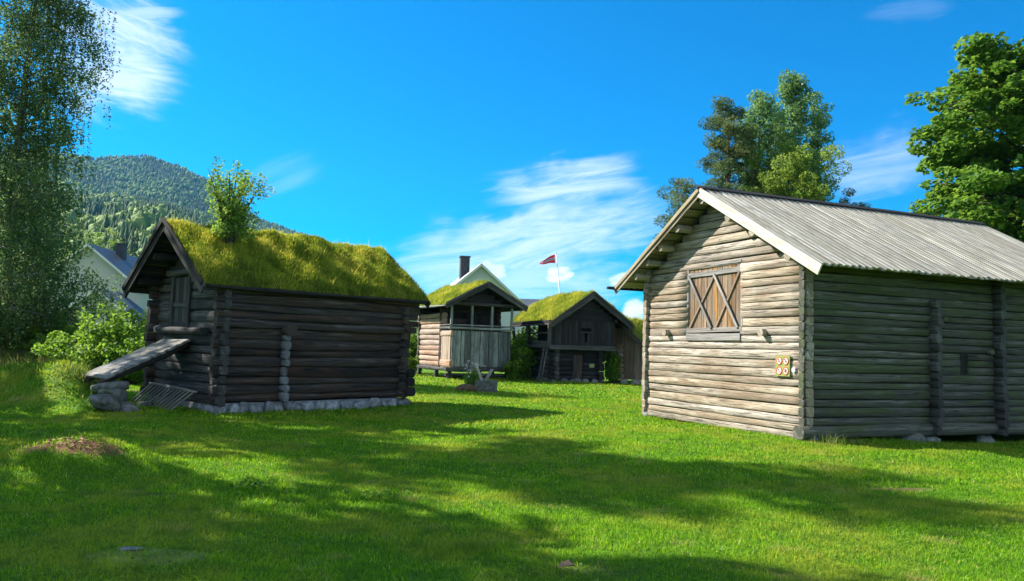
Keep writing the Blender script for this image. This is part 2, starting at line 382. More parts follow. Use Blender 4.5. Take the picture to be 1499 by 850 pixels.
def in_building(x, y):
    k = np.zeros(len(x), bool)
    for (ox, oy, yaw, L, W) in ((5.499, 14.624, .4032, 8.1, 5.45), (-6.195, 16.767, .8154, 5.05, 3.4), (-2.9, 37.6, R(27), 3.4, 4.6), (2.1, 37.8, R(20), 2.5, 3.5)):
        dx, dy = x-ox, y-oy; u = dx*math.cos(yaw)+dy*math.sin(yaw); v = -dx*math.sin(yaw)+dy*math.cos(yaw)
        k |= (u > 0) & (u < L) & (v > 0) & (v < W)
    return k
V, T_, RR = [], [], []; base = 0
for (y0, y1, dens, hh, ww) in ((2.6, 6.5, 4200, .026, .0062), (6.5, 10, 2300, .029, .0085), (10, 16, 950, .032, .014), (16, 27, 300, .036, .026), (27, 46, 80, .042, .055)):
    hw0, hw1 = y0*.74+3.2, y1*.74+3.2; area = (hw0+hw1)*(y1-y0); n = int(area*dens)
    y = rng.uniform(y0, y1, n); x = rng.uniform(-1, 1, n)*(y*.74+3.2)
    k = ~in_building(x, y)
    for (sx, sy, rx, ry, pr) in ((-5.1, 9.12, .72, .22, .85), (4.83, 9.77, .42, .18, .9), (-3.54, 7.95, .12, .08, .95), (-2.6, 5.9, .45, .2, .6)):
        k &= ~((((x-sx)/rx)**2+((y-sy)/ry)**2 < 1) & (rng.random(n) < pr))
    x, y = x[k], y[k]; n = len(x)
    clump = .5+.5*np.sin(2.3*x+1.1*np.sin(1.9*y))*np.sin(2.7*y+1.3*np.sin(1.4*x)); fine = .5+.5*np.sin(9*x+3*y)*np.sin(8*y-4*x)
    h = hh*(.5+.7*rng.random(n)+.45*clump+.35*fine); tl = rng.random(n) < .03; h[tl] *= 1.9
    tuft = np.exp(-(((x+.32)/.35)**2+((y-6.43)/.22)**2)); h *= 1+1.0*tuft
    for (sx, sy) in ((-5.1, 9.2),): h *= 1+.9*np.exp(-(((x-sx)/.9)**2+((y-sy)/.6)**2))
    bank = np.exp(-(((x+10.6)/2.6)**2+((y-18.4)/1.5)**2)); h *= 1+1.8*bank
    v, tr_ = blades(x, y, ground_h(x, y)-.004, h, np.full(n, ww)*rng.uniform(.7, 1.2, n))
    rr = np.clip(rng.random(n)*.8+.25*clump-.1-.4*tuft-.5*bank, 0, 1); spk = rng.random(n) < .02; rr[spk] = 1
    V.append(v); T_.append(tr_+base); RR.append(np.repeat(rr, 5)); base += len(v)
grass = link('grass', npmesh('grass', np.concatenate(V), np.concatenate(T_), np.concatenate(RR)), M['grass']); tag(grass, kind='stuff')

# ------------------------------------------------------------------ foliage
def leaf_mesh(name, P, size, rnd, up_bias=.35, out=None, narrow=.62, droop=0.0):
    n = len(P); nr = rng.normal(size=(n, 3)); nr[:, 2] += up_bias*2
    if out is not None: nr += out*1.0
    nr /= np.linalg.norm(nr, axis=1)[:, None]+1e-9
    ax = rng.normal(size=(n, 3)); ax[:, 2] -= droop*2
    ax -= (ax*nr).sum(1)[:, None]*nr; ax /= np.linalg.norm(ax, axis=1)[:, None]+1e-9
    sd = np.cross(nr, ax); s = (size*rng.uniform(.65, 1.25, n))[:, None]
    v = np.empty((n, 4, 3)); v[:, 0] = P-ax*s*.5; v[:, 2] = P+ax*s*.5
    v[:, 1] = P+sd*s*narrow*.5+nr*s*.08; v[:, 3] = P-sd*s*narrow*.5+nr*s*.08
    f = np.arange(n*4).reshape(n, 4)
    return npmesh(name, v.reshape(-1, 3), f, np.repeat(np.clip(rnd, 0, 1), 4))

def ell(n, shell=.55):
    d = rng.normal(size=(n, 3)); d /= np.linalg.norm(d, axis=1)[:, None]
    return d*(shell+(1-shell)*rng.random(n)[:, None]**.5)*rng.uniform(.75, 1.0, n)[:, None]**.5

def tree(name, label, cat, pos, H, crown, z0, rtrunk, nl, leaf, nleaf, lmat, bmat, clump=.55, flat=.65, rise=.5, droop=0.0, strand=0.0, group=None, lean=(0, 0), subs=6, up=.35, stems=1, seed=1, limb_r=.35, aim=None, narrow=.62, fill=.25):
    """trunk + limbs (one mesh) and leaf crown (one mesh). crown(s)->radius at height fraction s of the crown"""
    global rng
    keep = rng; rng = np.random.default_rng(seed); q = random.Random(seed)
    root = empty(name, pos); tag(root, label, cat, group)
    mb = MB(); tops = []
    for k in range(stems):
        a = 6.28*k/stems+q.random(); sp_ = 0 if stems == 1 else .10*H
        pts, rad = [], []; bx = by = 0
        for i in range(9):
            f = i/8
            pts.append((lean[0]*f*f+sp_*math.cos(a)*f+.012*H*math.sin(3*f+seed+k), lean[1]*f*f+sp_*math.sin(a)*f+.012*H*math.cos(2.6*f+seed), -.15+(H*.97+.15)*f))
            rad.append(rtrunk*(1-f)**.8*(1.35 if i == 0 else 1)+.012)
        mb.tube(pts, rad, 8, .5); tops.append(pts)
    C, S = [], []
    for i in range(nl):
        pts = tops[i % stems]
        s = (i+.5+q.uniform(-.4, .4))/nl; s = min(.995, max(0.0, s))
        z = z0+(H-z0)*s; fz = z/H; j = min(7, int(fz*8)); w = fz*8-j
        o = Vector(pts[j]).lerp(Vector(pts[j+1]), min(1, w))
        az = i*2.39996+q.uniform(-.5, .5); rr_ = crown(s)*q.uniform(.72, 1.06)
        if aim: rr_ *= aim(az, s)
        if rr_ < .15: rr_ = .15
        el = rise*(1-.4*s); d = Vector((math.cos(az), math.sin(az), 0))
        st = o-Vector((0, 0, min(o.z*.6, rr_*el*.8)))
        line = []
        for k in range(6):
            f = k/5; line.append(st+d*rr_*f+Vector((q.uniform(-.05, .05), q.uniform(-.05, .05), 0))*rr_*f+Vector((0, 0, rr_*el*(f**.8)*.8+rr_*el*.25*f-droop*rr_*f*f)))
        r0_ = max(.012, rtrunk*limb_r*(1-.65*s)); mb.tube(line, [r0_*(1-.85*f/5)+.004 for f in range(6)], 5, .5)
        ns = max(2, int(subs*(.5+rr_/max(.1, crown(.4)))))
        for k in range(ns):
            f = .30+.72*(k+q.random()*.7)/ns; f = min(1.0, f); b = min(4, int(f*5)); pp = line[b].lerp(line[b+1], f*5-b)
            off = Vector((q.gauss(0, 1), q.gauss(0, 1), q.gauss(.15, .6)))*rr_*.20*(1.15-.5*f)
            e = pp+off
            if off.length > .15: mb.tube([pp, pp.lerp(e, .5)+Vector((0, 0, .03)), e], [max(.006, r0_*.28), max(.004, r0_*.18), .003], 4, .5)
            C.append(e); S.append(clump*q.uniform(.6, 1.25))
    C = np.array([tuple(c) for c in C]); S = np.array(S); nC = len(C)
    per = rng.multinomial(nleaf, S**2/np.sum(S**2)); ci = np.repeat(np.arange(nC), per)
    E = ell(len(ci)); P = C[ci]+E*S[ci][:, None]*np.array([1, 1, flat])
    if strand > 0:
        ns_ = 14; ids = rng.integers(0, ns_, len(ci)); key = ci*ns_+ids; hx = rng.normal(size=(nC*ns_, 3))*np.array([.6, .6, .3]); hl = rng.uniform(.3, 1.0, nC*ns_)*strand
        tt = rng.random(len(ci)); P = C[ci]+hx[key]*S[ci][:, None]+np.stack([rng.normal(0, .05, len(ci)), rng.normal(0, .05, len(ci)), -tt*hl[key]*S[ci]*2], -1)
    P = P[P[:, 2] > .15] if len(P) else P
    n = len(P); cr_ = rng.uniform(-.28, .28, nC); ci2 = ci[:n]
    rn = .5+cr_[ci2]*1.0+rng.normal(0, .17, n)
    cen = np.array([lean[0]*.4, lean[1]*.4, z0+(H-z0)*.45]); out = P-cen; out /= np.linalg.norm(out, axis=1)[:, None]+1e-9
    mb.build('trunk', bmat, root, smooth=True)
    link('crown', leaf_mesh('crown', P, leaf, rn, up, out*.6, narrow, droop), lmat, root)
    rng = keep
    return root

def bush(name, label, cat, pos, H, rad, nleaf, leaf, lmat, group=None, seed=1, clump=.3, stems=9, spread=1.0, yscale=1.0):
    global rng
    keep = rng; rng = np.random.default_rng(seed); q = random.Random(seed)
    root = empty(name, pos); tag(root, label, cat, group); mb = MB(); C, S = [], []
    for i in range(stems):
        az = i*2.4+q.uniform(-.4, .4); rr_ = rad*math.sqrt((i+.5)/stems)*q.uniform(.75, 1.1); hh = H*q.uniform(.6, 1.0)*(1-.30*(rr_/rad)**2)
        tip = Vector((math.cos(az)*rr_, math.sin(az)*rr_*yscale, hh)); b = Vector((math.cos(az)*rr_*.25*spread, math.sin(az)*rr_*.25*yscale, -.1))
        mid = b.lerp(tip, .5)+Vector((-math.cos(az)*rr_*.12, -math.sin(az)*rr_*.12, H*.06)); mb.tube([b, mid, tip], [.012*H+.006, .008*H+.004, .004], 5, .5)
        for f in np.linspace(.28, 1.0, 6):
            pp = (b.lerp(mid, f*2) if f < .5 else mid.lerp(tip, f*2-1))+Vector((q.gauss(0, 1), q.gauss(0, 1)*yscale, q.gauss(0, .6)))*rad*.16
            C.append(tuple(pp)); S.append(clump*H*q.uniform(.5, 1.0)*(1.15-.45*f))
    C = np.array(C); S = np.array(S); per = rng.multinomial(nleaf, S**2/np.sum(S**2)); ci = np.repeat(np.arange(len(C)), per)
    P = C[ci]+ell(len(ci))*S[ci][:, None]*np.array([1, 1, .9]); k = P[:, 2] > .02; P, ci = P[k], ci[k]
    rn = .5+rng.uniform(-.25, .25, len(C))[ci]+rng.normal(0, .18, len(P))
    out = P-np.array([0, 0, H*.4]); out /= np.linalg.norm(out, axis=1)[:, None]+1e-9
    mb.build('stem', M['bark'], root, smooth=True); link('foliage', leaf_mesh('foliage', P, leaf, rn, .4, out*.5), lmat, root)
    rng = keep
    return root

def round_crown(r, a=.45, top=.25):
    def f(s):
        if s < a: return r*(.55+.45*math.sin(s/a*math.pi/2))
        k = (s-a)/(1-a); return r*(top+(1-top)*math.sqrt(max(0, 1-k*k)))
    return f

# ---------------- settings of light and air
SUN_AZ, SUN_EL, SUN_E, SKY_S, EXPO, HAZE = 67, 38, 5.0, .08, 1.34, .00006
SKY_TINT = (.0, .60, .97)
CLOUD_C = (6.0, 6.6, 7.4)
FILL_CLOUD = .9  # amount of unseen cloud added as fill light
FILL_C = (7.6, 8.2, 8.4)
SHADE = [(-24.6, 26.4, 20, 3.0, 16000), (-17.9, 18.5, 19.8, 2.9, 11500), (-12.8, 10.4, 15.3, 2.5, 7500)]
CLOUDS = [((20, 15, 290, 120), dict(wid=.085, amt=.8, stretch=5, nscale=8, lo=.36, hi=.92, seed=1)),
          ((80, 95, 275, 125), dict(wid=.045, amt=.85, stretch=9, nscale=11, lo=.30, hi=.85, seed=2)),
          ((80, 20, 290, 20), dict(wid=.012, amt=.5, stretch=12, nscale=9, lo=.4, hi=.7, seed=3)),
          ((500, 405, 1040, 300), dict(wid=.06, amt=.72, stretch=6, nscale=8, lo=.30, hi=.86, seed=4)),
          ((700, 285, 960, 250), dict(wid=.045, amt=.65, stretch=9, nscale=10, lo=.34, hi=.78, seed=5)),
          ((1180, 265, 1400, 225), dict(wid=.05, amt=.45, stretch=9, nscale=9, lo=.32, hi=.95, seed=6)),
          ((540, 425, 980, 410), dict(wid=.07, amt=.5, stretch=5, nscale=6, lo=.36, hi=.75, seed=7)),
          ((786, 408, 850, 398), dict(wid=.020, amt=.95, stretch=1.7, nscale=11, lo=.50, hi=.92, seed=8, dist=.3, wt=.75, puff=True)),
          ((680, 408, 755, 392), dict(wid=.026, amt=.8, stretch=1.7, nscale=10, lo=.50, hi=.95, seed=9, dist=.3, wt=.75, puff=True)),
          ((880, 416, 950, 400), dict(wid=.018, amt=.9, stretch=2, nscale=11, lo=.48, hi=.92, seed=10, dist=.3, wt=.75, puff=True)),
          ((905, 466, 955, 450), dict(wid=.022, amt=.9, stretch=2, nscale=11, lo=.48, hi=.92, seed=11, dist=.3, wt=.75, puff=True)),
          ((330, 290, 480, 235), dict(wid=.035, amt=.16, stretch=10, nscale=8, lo=.34, hi=.9, seed=12)),
          ((1240, 25, 1420, 5), dict(wid=.016, amt=.12, stretch=14, nscale=9, lo=.42, hi=.85, seed=13))]
def cuts(a0, a1, z, ops):
    """split span a0..a1 at height z by openings (o0, o1, z0, z1)"""
    sp_ = [(a0, a1)]
    for (o0, o1, z0, z1) in ops:
        if z0 < z < z1:
            nx_ = []
            for (a, b) in sp_:
                if o1 <= a or o0 >= b: nx_.append((a, b)); continue
                if o0 > a+.03: nx_.append((a, o0))
                if o1 < b-.03: nx_.append((o1, b))
            sp_ = nx_
    return sp_

def log_wall(name, ax, fixed, a0, a1, z0, ztop, h, t, mat, root, e0=.2, e1=.2, ops=(), gable=None, wob=.010, hv=.12, ext=None, sq=.62, fill=.985, rough=.0, ev=.18):
    """horizontal logs along ax ('x' or 'y') at the given fixed coordinate. gable=(mid, ridge z, slope) trims logs under a roof"""
    mb = MB(); z = z0; k = 0
    while z < ztop-h*.3:
        hh = h*random.uniform(1-hv, 1+hv); zc = z+hh/2
        b0, b1 = a0-e0*random.uniform(1-ev, 1+ev), a1+e1*random.uniform(1-ev, 1+ev)
        if ext and zc > ext[0]: b0 -= ext[1]; b1 += ext[1]
        if gable:
            half = (gable[1]-(z+hh))/gable[2]
            if half < .18: break
            b0 = max(b0, gable[0]-half); b1 = min(b1, gable[0]+half)
        for (s, e) in cuts(b0, b1, zc, ops):
            f = fixed+random.uniform(-.008, .008)
            p0, p1 = ((s, f, zc), (e, f, zc)) if ax == 'x' else ((f, s, zc), (f, e, zc))
            mb.log(p0, p1, hh*fill, t*random.uniform(.93, 1.07), wob=wob, sq=sq, rough=rough)
        z += hh; k += 1
    wall = mb.build(name, mat, root, smooth=True)
    q0, q1 = fixed-.02, fixed+.02; zt = ztop-.05; mb = MB()
    if gable:
        zs = gable[1]-.12; m_ = gable[0]; e_ = (zs-zt)/gable[2] if zs > zt else .02; ze = zs-(m_-a0)*gable[2]
        pr = [(a0+.06, z0+.02), (a1-.06, z0+.02), (a1-.06, min(zt, ze)), (m_+max(.02, e_), zt), (m_-max(.02, e_), zt), (a0+.06, min(zt, ze))]
    else: pr = [(a0+.06, z0+.02), (a1-.06, z0+.02), (a1-.06, zt), (a0+.06, zt)]
    if ax == 'x': mb.prism([(u, q0, v) for u, v in pr], (0, q1-q0, 0))
    else: mb.prism([(q1, u, v) for u, v in pr], (q0-q1, 0, 0))
    mb.build('shade_backing', M['black_log'], wall)  # dark sheet added inside the wall, painted shade for gaps and holes
    return wall

def end_stack(name, x, y0, y1, z0, z1, h, w, mat, root):
    """stacked log ends of an inner wall poking through an outer wall"""
    mb = MB(); z = z0
    while z < z1-.05:
        hh = h*random.uniform(.85, 1.15)
        mb.log((x+random.uniform(-.02, .02), y0-random.uniform(0, .06), z+hh/2), (x, y1, z+hh/2), hh*.97, w*random.uniform(.85, 1.1), wob=.006, seg=.15)
        z += hh
    return mb.build(name, mat, root, smooth=True)

# ---------------- log barn at the right
BY = .4032
barn = empty('log_barn', (5.499, 14.624, .01), BY)
tag(barn, 'sunlit grey log barn with board roof, white barge board and crossed wooden shutter', 'barn')
W, L, HR, SL = 5.454, 8.125, 5.19, .565
ROOF = lambda y: HR-SL*abs(y-W/2)
T = .13
holes = [(4.12, 4.36, 1.38, 1.76), (4.13, 4.25, 1.86, 1.98), (3.66, 3.76, 2.40, 2.52)]
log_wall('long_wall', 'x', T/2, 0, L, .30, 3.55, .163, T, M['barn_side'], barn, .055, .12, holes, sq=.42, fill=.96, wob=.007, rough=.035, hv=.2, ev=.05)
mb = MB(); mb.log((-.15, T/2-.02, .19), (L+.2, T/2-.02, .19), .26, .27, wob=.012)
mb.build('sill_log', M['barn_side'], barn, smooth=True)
log_wall('long_wall', 'x', W-T/2, 0, L, .12, 3.55, .163, T, M['barn_log'], barn, .07, .12, ev=.06)
shut = [(1.86, 3.68, 1.95, 3.55)]
log_wall('gable_wall', 'y', T/2, 0, W, .03, 5.1, .163, T, M['barn_log'], barn, .05, .09, shut, (W/2, HR-.17, SL), sq=.36, fill=.965, hv=.2, wob=.006, rough=.035, ev=.06)
log_wall('gable_wall', 'y', L-T/2, 0, W, .03, 5.1, .163, T, M['barn_log'], barn, .16, .16, (), (W/2, HR-.17, SL))
end_stack('partition_log_end', 3.29, -.17, .12, .10, 2.75, .178, .15, M['tar_grey'], barn)
end_stack('partition_log_end', 5.20, -.17, .12, .05, 3.42, .178, .16, M['tar_grey'], barn)
for (x, z) in ((3.42, 1.76), (4.98, 1.79), (3.60, 2.43)):
    mb = MB(); mb.log((x, -.10, z), (x, .10, z), .10, .12, wob=.004, seg=.2); mb.build('wall_peg', M['barn_side'], barn, smooth=True)
for (y, z) in ((4.46, 2.06), (1.11, 2.04)):
    mb = MB(); mb.log((-.12, y, z), (.1, y, z), .15, .17, wob=.004, seg=.2, n=6, sq=1); mb.build('joist_end', M['barn_end'], barn)
# purlins carrying the roof, each poking out under the gable overhang
for (y, drop) in ((W/2, .27), (3.62, .27), (4.30, .27), (4.85, .27), (5.36, .27), (1.83, .27), (1.10, .27), (.10, .27)):
    mb = MB(); z = ROOF(y)-drop+.02
    mb.log((-.37, y, z), (L+.33, y, z), .17, .17, wob=.008, sq=.95); mb.build('purlin', M['barn_end'], barn, smooth=True)
# roof: boards down the slope, every other one raised
OE, OG = .754, .41
for sgn in (-1, 1):
    mb = MB(); x = -OG; k = 0
    while x < L+OG:
        w = random.uniform(.078, .10); up_ = .0 if k % 2 == 0 else .021
        ye = W/2+sgn*(W/2+OE+random.uniform(-.03, .03)); yr = W/2+sgn*.02
        n = Vector((0, sgn*SL, 1)).normalized()
        p0 = Vector((x+w/2, yr, ROOF(yr)))+n*up_; p1 = Vector((x+w/2, ye, ROOF(ye)))+n*(up_+random.uniform(-.006, .006))
        mb.beam(p0, p1, w*1.12 if k % 2 == 0 else w*1.0, .026, up=n, jit=.003, seg=1.2)
        x += w*.92; k += 1
    rf = mb.build('roof', M['roof_board'], barn)
    # soffit boards under the outer boards
    mb = MB()
    n = Vector((0, sgn*SL, 1)).normalized()
    for k in range(13):
        y = W/2+sgn*(.14+k*.26); pp = Vector((0, y, ROOF(y)))-n*.055
        mb.beam((-OG+.01, pp.y, pp.z), (L+OG-.01, pp.y, pp.z), .24, .04, up=n, jit=.003)
    mb.build('roof_sheathing', M['barn_end'], rf)
mb = MB()
for sgn in (-1, 1):
    n = Vector((0, sgn*SL, 1)).normalized(); y = W/2+sgn*.075
    mb.beam((-OG-.03, y, ROOF(y)+.062), (L+OG+.02, y, ROOF(y)+.062), .17, .028, up=n, jit=.004)
mb.build('ridge_cap', M['black_log'], barn)
def rake(x, sgn, w, th, y_end, drop, mat, name, parent, W_=None, R_=None, y_top=0.0):
    mid = W_/2; mb = MB(); a = Vector((x, mid+sgn*y_top, R_(mid+y_top)-drop)); b = Vector((x, mid+sgn*y_end, R_(mid+y_end)-drop))
    d = (b-a).normalized(); n = Vector((1, 0, 0)).cross(d)
    mb.beam(a, b, th, w, up=n if n.z > 0 else -n, jit=.003); return mb.build(name, mat, parent)
ne = W/2+OE
rake(-OG-.022, -1, .20, .032, ne+.03, .085, M['barge_new'], 'barge_board', barn, W, ROOF)['label'] = 'pale new barge board on the right slope'
rake(-OG-.020, 1, .15, .03, ne+.02, .095, M['barn_log'], 'barge_board', barn, W, ROOF)
rake(-OG-.052, 1, .09, .03, ne+.02, .035, M['barn_end'], 'barge_board', barn, W, ROOF)
rake(L+OG+.02, -1, .2, .03, ne, .08, M['barn_log'], 'barge_board', barn, W, ROOF)
rake(L+OG+.02, 1, .2, .03, ne, .08, M['barn_log'], 'barge_board', barn, W, ROOF)
mb = MB(); mb.beam((-OG-.25, W+OE+.02, HR-SL*ne-.02), (L+OG, W+OE+.02, HR-SL*ne-.02), .09, .07); mb.build('gutter', M['black_log'], barn)
# shutter
sh = MB(); y = 1.87
while y < 3.66:
    w = random.uniform(.12, .19); w = min(w, 3.67-y)
    sh.beam((.045, y+w/2, 2.08), (.045, y+w/2, 3.53+random.uniform(-.02, .02)), .04, w-.008, up=(0, 1, 0), jit=.003); y += w
so = sh.build('shutter', M['shutter'], barn)
def bat(a, b, w, x, mat=M['batten']):
    mb = MB(); mb.beam((x, a[0], a[1]), (x, b[0], b[1]), .03, w, up=(0, 0, 1) if abs(a[1]-b[1]) < .5*abs(a[0]-b[0]) else (0, 1, 0), jit=.003); return mb.build('batten', mat, so)
bat((1.85, 3.38), (3.69, 3.36), .11, .006); bat((1.82, 2.12), (3.72, 2.10), .10, .006)
bat((2.72, 3.33), (3.62, 2.15), .055, .008, M['brown_plank']); bat((1.90, 3.33), (2.68, 2.15), .055, .008, M['brown_plank'])
bat((3.62, 3.33), (2.80, 2.15), .06, -.024); bat((2.72, 3.33), (1.92, 2.15), .06, -.024)
mb = MB(); mb.beam((.02, 1.84, 1.95), (.02, 3.71, 1.95), .09, .16); mb.beam((.03, 1.83, 2.0), (.03, 1.83, 3.5), .05, .06, up=(0, 1, 0)); mb.beam((.03, 3.70, 2.0), (.03, 3.70, 3.5), .05, .06, up=(0, 1, 0)); mb.beam((.04, 1.84, 3.555), (.04, 3.71, 3.555), .08, .07)
mb.build('shutter_frame', M['batten'], barn)
mb = MB(); mb.log((-.05, .28, 1.33), (.0, .28, 1.33), .10, .09, wob=.002, seg=.1); mb.build('white_wall_cap', M['sign_white'], barn, smooth=True)
# prohibition sign
sg = empty('prohibition_sign', (Matrix.Translation((5.499, 14.624, .01)) @ Matrix.Rotation(BY, 4, 'Z')) @ Vector((-.035, .56, 1.40)), BY)
tag(sg, 'small olive square sign with four red prohibition roundels on the barn gable', 'sign')
mb = MB(); mb.box((-.016, -.19, -.20), (.004, .19, .20)); mb.build('plate', M['sign_green'], sg)
def disc(y, z, r0, r1, x0, x1, n=20):
    mb = MB(); vs = []
    for i in range(n):
        a = 2*math.pi*i/n; vs += [(x0, y+r1*math.cos(a), z+r1*math.sin(a)), (x0, y+r0*math.cos(a), z+r0*math.sin(a)), (x1, y+r1*math.cos(a), z+r1*math.sin(a)), (x1, y+r0*math.cos(a), z+r0*math.sin(a))]
    fs = []
    for i in range(n):
        a, b = i*4, ((i+1) % n)*4; fs += [(a, b, b+1, a+1), (a, a+2, b+2, b), (a+1, b+1, b+3, a+3)]
    mb.add(vs, fs, [(v[1], v[2], 0) for v in vs], .5); return mb
for iy, y in enumerate((.088, -.088)):
    for iz, z in enumerate((.095, -.095)):
        pl = MB(); pl.prism([(-.0175, y+.074*math.cos(2*math.pi*i/20), z+.074*math.sin(2*math.pi*i/20)) for i in range(20)], (-.004, 0, 0)); dk = pl.build('roundel', M['sign_white'], sg)
        disc(y, z, .060, .078, -.026, -.018).build('ring', M['sign_red'], dk)
        mb = MB()
        if iy == 1 and iz == 1: mb.box((-.0245, y-.028, z-.03), (-.0220, y+.028, z+.03))
        elif iz == 0: mb.beam((-.0235, y-.028, z-.01), (-.0235, y+.028, z-.01), .003, .014, jit=0); mb.beam((-.0235, y-.01, z-.03), (-.0235, y+.012, z+.035), .003, .016, up=(0, 1, 0), jit=0)
        else: mb.beam((-.0235, y-.02, z-.03), (-.0235, y+.02, z+.03), .003, .018, up=(0, 1, 0), jit=0)
        mb.build('pictogram', M['sign_black'], dk)
        mb = MB(); mb.beam((-.027, y+.044, z+.044), (-.027, y-.044, z-.044), .003, .014, up=(0, 1, 0), jit=0); mb.build('slash', M['sign_red'], dk)
def local(root_loc, yaw, p):
    c, s = math.cos(yaw), math.sin(yaw); return (root_loc[0]+c*p[0]-s*p[1], root_loc[1]+s*p[0]+c*p[1], p[2])
for i, (u, v, rx, rz, lab) in enumerate(((.10, .08, .20, .12, 'flat dark stone under the sunlit corner of the grey barn'), (2.75, .05, .30, .14, 'mossy stone under the barn sill left of the short log-end post'),
                                         (3.35, .12, .22, .10, 'small stone under the barn sill below the short log-end post'), (5.0, .1, .28, .13, 'stone under the barn sill at the tall log-end post'), (.1, W-.1, .2, .12, 'dark stone under the far corner of the grey barn gable'))):
    q = local((5.499, 14.624), BY, (u, v, 0)); mb = MB(); mb.stone((0, 0, 0), (rx, .2, rz+.06), seed=20+i)
    o = mb.build('foundation_stone', M['dark_stone'], None, smooth=True, loc=(q[0], q[1], gz(q[0], q[1])+.02)); tag(o, lab, 'stone', 'stones under the grey barn')

# ---------------- sod roofs
def sod_roof(root, x0, x1, mid, half, ridge, slope, thick, nb, blade, seed, mat_board, stalks=120, dens_noise=True, ax='x', soil=None):
    """ridge along local x (ax='x') or y; returns the roof object, its children turf + boards"""
    global rng
    keep = rng; rng = np.random.default_rng(seed)
    ph = rng.uniform(0, 6.28, 8)
    def lump(a, b): return (.035*np.sin(1.3*a+2.1*b+ph[0])+.03*np.sin(2.9*a-1.7*b+ph[1]))+.03*np.sin(5.3*a+4.1*b+ph[2])+.02*np.sin(9*a-7*b+ph[3])
    na, nb_ = 70, 44
    A = np.linspace(x0, x1, na); Bv = np.linspace(-half, half, nb_); AA, BB = np.meshgrid(A, Bv)
    edge = np.minimum(1, np.minimum((half-np.abs(BB))/.14, np.minimum(AA-x0, x1-AA)/.14+.15))
    ridge_soft = .06*np.exp(-(BB/.3)**2)
    topz = ridge-slope*np.abs(BB)-ridge_soft+thick*(.45+.55*np.clip(edge, 0, 1)**.6)+lump(AA, BB)*np.clip(edge, .2, 1)
    botz = ridge-slope*np.abs(BB)
    def P3(a, b, z): return np.stack([a, mid+b, z], -1) if ax == 'x' else np.stack([mid+b, a, z], -1)
    wob = .03*np.sin(7*AA+ph[4])*(np.abs(BB) > half*.98)
    vt = P3(AA, BB+wob*np.sign(BB), topz).reshape(-1, 3); vb = P3(AA, BB, botz).reshape(-1, 3)
    idx = np.arange(na*nb_).reshape(nb_, na); q = np.stack([idx[:-1, :-1], idx[:-1, 1:], idx[1:, 1:], idx[1:, :-1]], -1).reshape(-1, 4)
    N = na*nb_; bor = np.concatenate([idx[0, :], idx[1:, -1], idx[-1, -2::-1], idx[-2::-1, 0]]); bn = np.stack([bor[:-1], bor[:-1]+N, bor[1:]+N, bor[1:]], -1)
    if ax != 'x': q = q[:, ::-1]; bn = bn[:, ::-1]
    roof = link('roof', npmesh('roof', np.concatenate([vt, vb]), np.concatenate([q, q[:, ::-1]+N, bn]), smooth=True), soil or M['sod'], root)
    a = rng.uniform(x0-.02, x1+.02, nb); b = rng.uniform(-half-.03, half+.03, nb)
    ed = np.clip(np.minimum((half-np.abs(b))/.14, np.minimum(a-x0, x1-a)/.14+.15), 0, 1)
    z = ridge-slope*np.abs(b)-.06*np.exp(-(b/.3)**2)+thick*(.45+.55*ed**.6)+lump(a, b)*np.clip(ed, .2, 1)-.02
    pt = .5+.5*np.sin(1.9*a+1.3*b+ph[5])*np.sin(2.3*b-1.1*a+ph[6]); pt2 = .5+.5*np.sin(6*a+ph[7])*np.sin(7*b+ph[1])
    h = blade*(.45+.7*rng.random(nb)+.5*pt*rng.random(nb)+.25*pt2); ss = np.arange(nb) < stalks; h[ss] *= rng.uniform(1.8, 3.0, ss.sum())
    w = np.full(nb, .012)*rng.uniform(.7, 1.3, nb); w[ss] *= .7
    p = P3(a, b, z); v, tr_ = blades(p[:, 0], p[:, 1], p[:, 2], h, w, lean=.42)
    pt3 = np.sin(3.1*a+ph[2])*np.sin(3.7*b+ph[3]+a)+.6*np.sin(8.3*a+5.1*b+ph[0])*np.sin(7.1*b-6*a); rr = np.clip(.36+.30*(pt-.5)+.24*pt3+.22*rng.normal(size=nb)-.12*(1-ed), 0, 1); rr[ss] = .95
    link('turf', npmesh('turf', v, tr_, np.repeat(rr, 5)), M['turf_blade'], roof)
    mb = MB()
    for sg_ in (-1, 1):
        for k in range(int(half/.22)):
            bb = sg_*(half+.02-.11-k*.22); zz = ridge-slope*abs(bb)-.03
            p0, p1 = ((x0+.01, mid+bb, zz), (x1-.01, mid+bb, zz)) if ax == 'x' else ((mid+bb, x0+.01, zz), (mid+bb, x1-.01, zz))
            n = Vector((0, sg_*slope, 1)) if ax == 'x' else Vector((sg_*slope, 0, 1)); mb.beam(p0, p1, .205, .035, up=n.normalized(), jit=.004)
    mb.build('roof_boards', mat_board, roof)
    rng = keep
    return roof

# ---------------- sod-roofed log house at the left
LY, LP = .8154, (-6.195, 16.767)
hut = empty('sod_roofed_log_house', (LP[0], LP[1], .26), LY)
tag(hut, 'large dark log house with thick grass roof on a pale stone footing at left', 'log house')
W2, L2, HR2, SL2 = 3.395, 5.05, 3.88, .73
R2 = lambda y: HR2-SL2*abs(y-W2/2)
lt = .165
log_wall('long_wall', 'x', lt/2, 0, L2, 0, 1.64, .205, lt, M['tar_log'], hut, .11, .13, [(2.27, 2.34, .66, .76), (4.06, 4.13, .66, .76)], wob=.014, hv=.28, sq=.5, fill=.97, rough=.05)
log_wall('upper_long_wall', 'x', lt/2-.10, 0, L2, 1.62, 2.62, .205, lt, M['tar_log'], hut, .14, .32, wob=.014, hv=.2, sq=.5, fill=.97, rough=.05)
log_wall('long_wall', 'x', W2-lt/2, 0, L2, 0, 2.62, .205, lt, M['tar_log'], hut, .2, .2, wob=.014)
